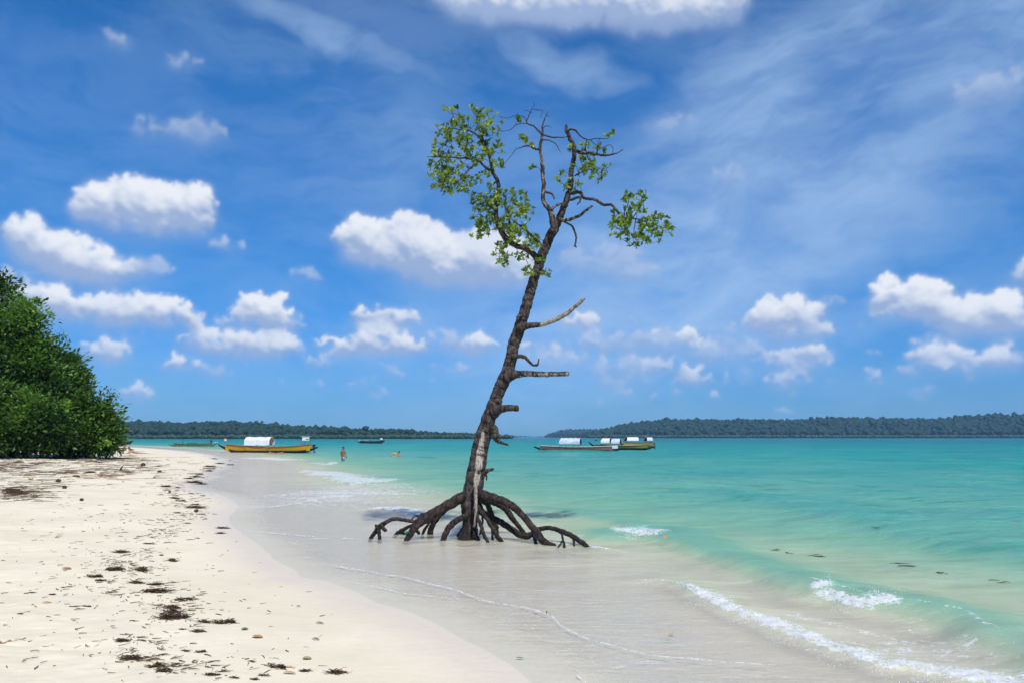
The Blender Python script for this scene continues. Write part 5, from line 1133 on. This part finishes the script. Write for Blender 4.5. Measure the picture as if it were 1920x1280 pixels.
# seaweed afloat beyond the first wave
m_float = simple_mat('floating_weed', (.035, .04, .025), .5, 20)
for i, (px, py, wpx, lab) in enumerate([(1450,1031,24,'broad dark strip of seaweed afloat just beyond the green wave crest'),(1480,1036,13,'short seaweed strip afloat right of the broad one'),(1530,1044,34,'thin seaweed streak afloat above the splash'),(1700,1066,46,'long seaweed streak afloat out past the wave'),(1764,1077,16,'small dark seaweed bit afloat right of the long streak'),(1865,1088,30,'seaweed streak afloat nearest the right edge'),(1641,1008,11,'tiny dark seaweed bit farther out in the water')]):
    g = at(px, py, .03); g[2] = sea_z(g[0], g[1])+.002; L = wpx/F_PX*g[1]*1.2; A = Acc(); rg = np.random.default_rng(300+i)
    for q in range(6): y0 = rg.normal(0, .10); x0 = rg.uniform(-.5, .1)*L; x1 = x0+L*rg.uniform(.3, .55); V, F, C = tube(np.array([(x0, y0, .0), ((x0+x1)/2, y0+rg.normal(0, .03), .004), (x1, y0-.05*L*rg.random(), 0)]), np.array([.002, .005, .002]), 5, 4, .2); A.add(V, F)
    o = A.build('floating_seaweed', m_float); o.location = tuple(g); o.rotation_euler = (0, 0, -.15); tag(o, lab, 'seaweed', 'seaweed strips afloat beyond the wave')
g = at(758, 998, .03); q = hv*(1+.6*(fbm3(hv*2, 2, 19)-.5))[:, None]*[.10, .06, .05]; o = mesh_np('plastic_scrap', q, hf, simple_mat('green_plastic', (.0, .22, .12), .3, 9)); o.location = tuple(g); tag(o, 'bright green plastic scrap caught under the left roots of the mangrove', 'litter')

# ---------------------------------------------------------------- droplets thrown up by the breaking crests
def spray():
    rng = np.random.default_rng(15); A = Acc(); V0, F0 = ico(1); m_sp = simple_mat('white_water', (.82, .84, .85), .4, 30, col2=(.75, .78, .80))
    for (cx, cy, sx, sy, n) in [(1152,994,10,10,120),(1182,996,20,12,260),(1206,994,8,6,50),(1555,1102,14,14,170),(1590,1128,30,9,200),(1642,1118,16,14,170),(1680,1116,20,6,40),(1330,1118,30,9,110),(1400,1150,40,9,130),(1490,1185,50,10,160),(1600,1218,50,12,200),(1660,1236,30,14,170),(1760,1255,70,10,160),(1860,1268,30,12,120),(1290,1090,16,6,40),(1210,1083,16,4,20),(640,893,40,8,60),(755,958,30,8,70)]:
        for _ in range(int(n*.55)):
            px, py = cx+rng.normal(0, sx*.5), cy+rng.normal(0, sy*.35); g = at(px, py+sy*.5, .08)
            r = rng.uniform(.0015, .0055)*(1+.5*(g[1] > 12)); p_ = np.array([g[0], g[1], sea_z(g[0], g[1])+abs(rng.normal(0, .022))]); A.add(V0*r+p_, F0)
    o = A.build('foam_spray', m_sp); tag(o, 'white droplets and foam bubbles on the breaking wave crests', 'foam', kind='stuff')
spray()

# ---------------------------------------------------------------- the air of the bay
def haze():
    V, F = box_np(200, 2400, 90, 12000, 7400, 214.0); m_ = bpy.data.materials.new('air'); m_.use_nodes = True; t = NT(m_.node_tree); t.n.clear()
    out = t.node('ShaderNodeOutputMaterial'); v_ = t.node('ShaderNodeVolumePrincipled', {'Color': (.34, .64, 1.0, 1), 'Density': .00008, 'Anisotropy': 0.0}); t.l.new(v_.outputs[0], out.inputs['Volume'])
    tag(mesh_np('haze', V, F, m_, None, False), kind='stuff')
haze()
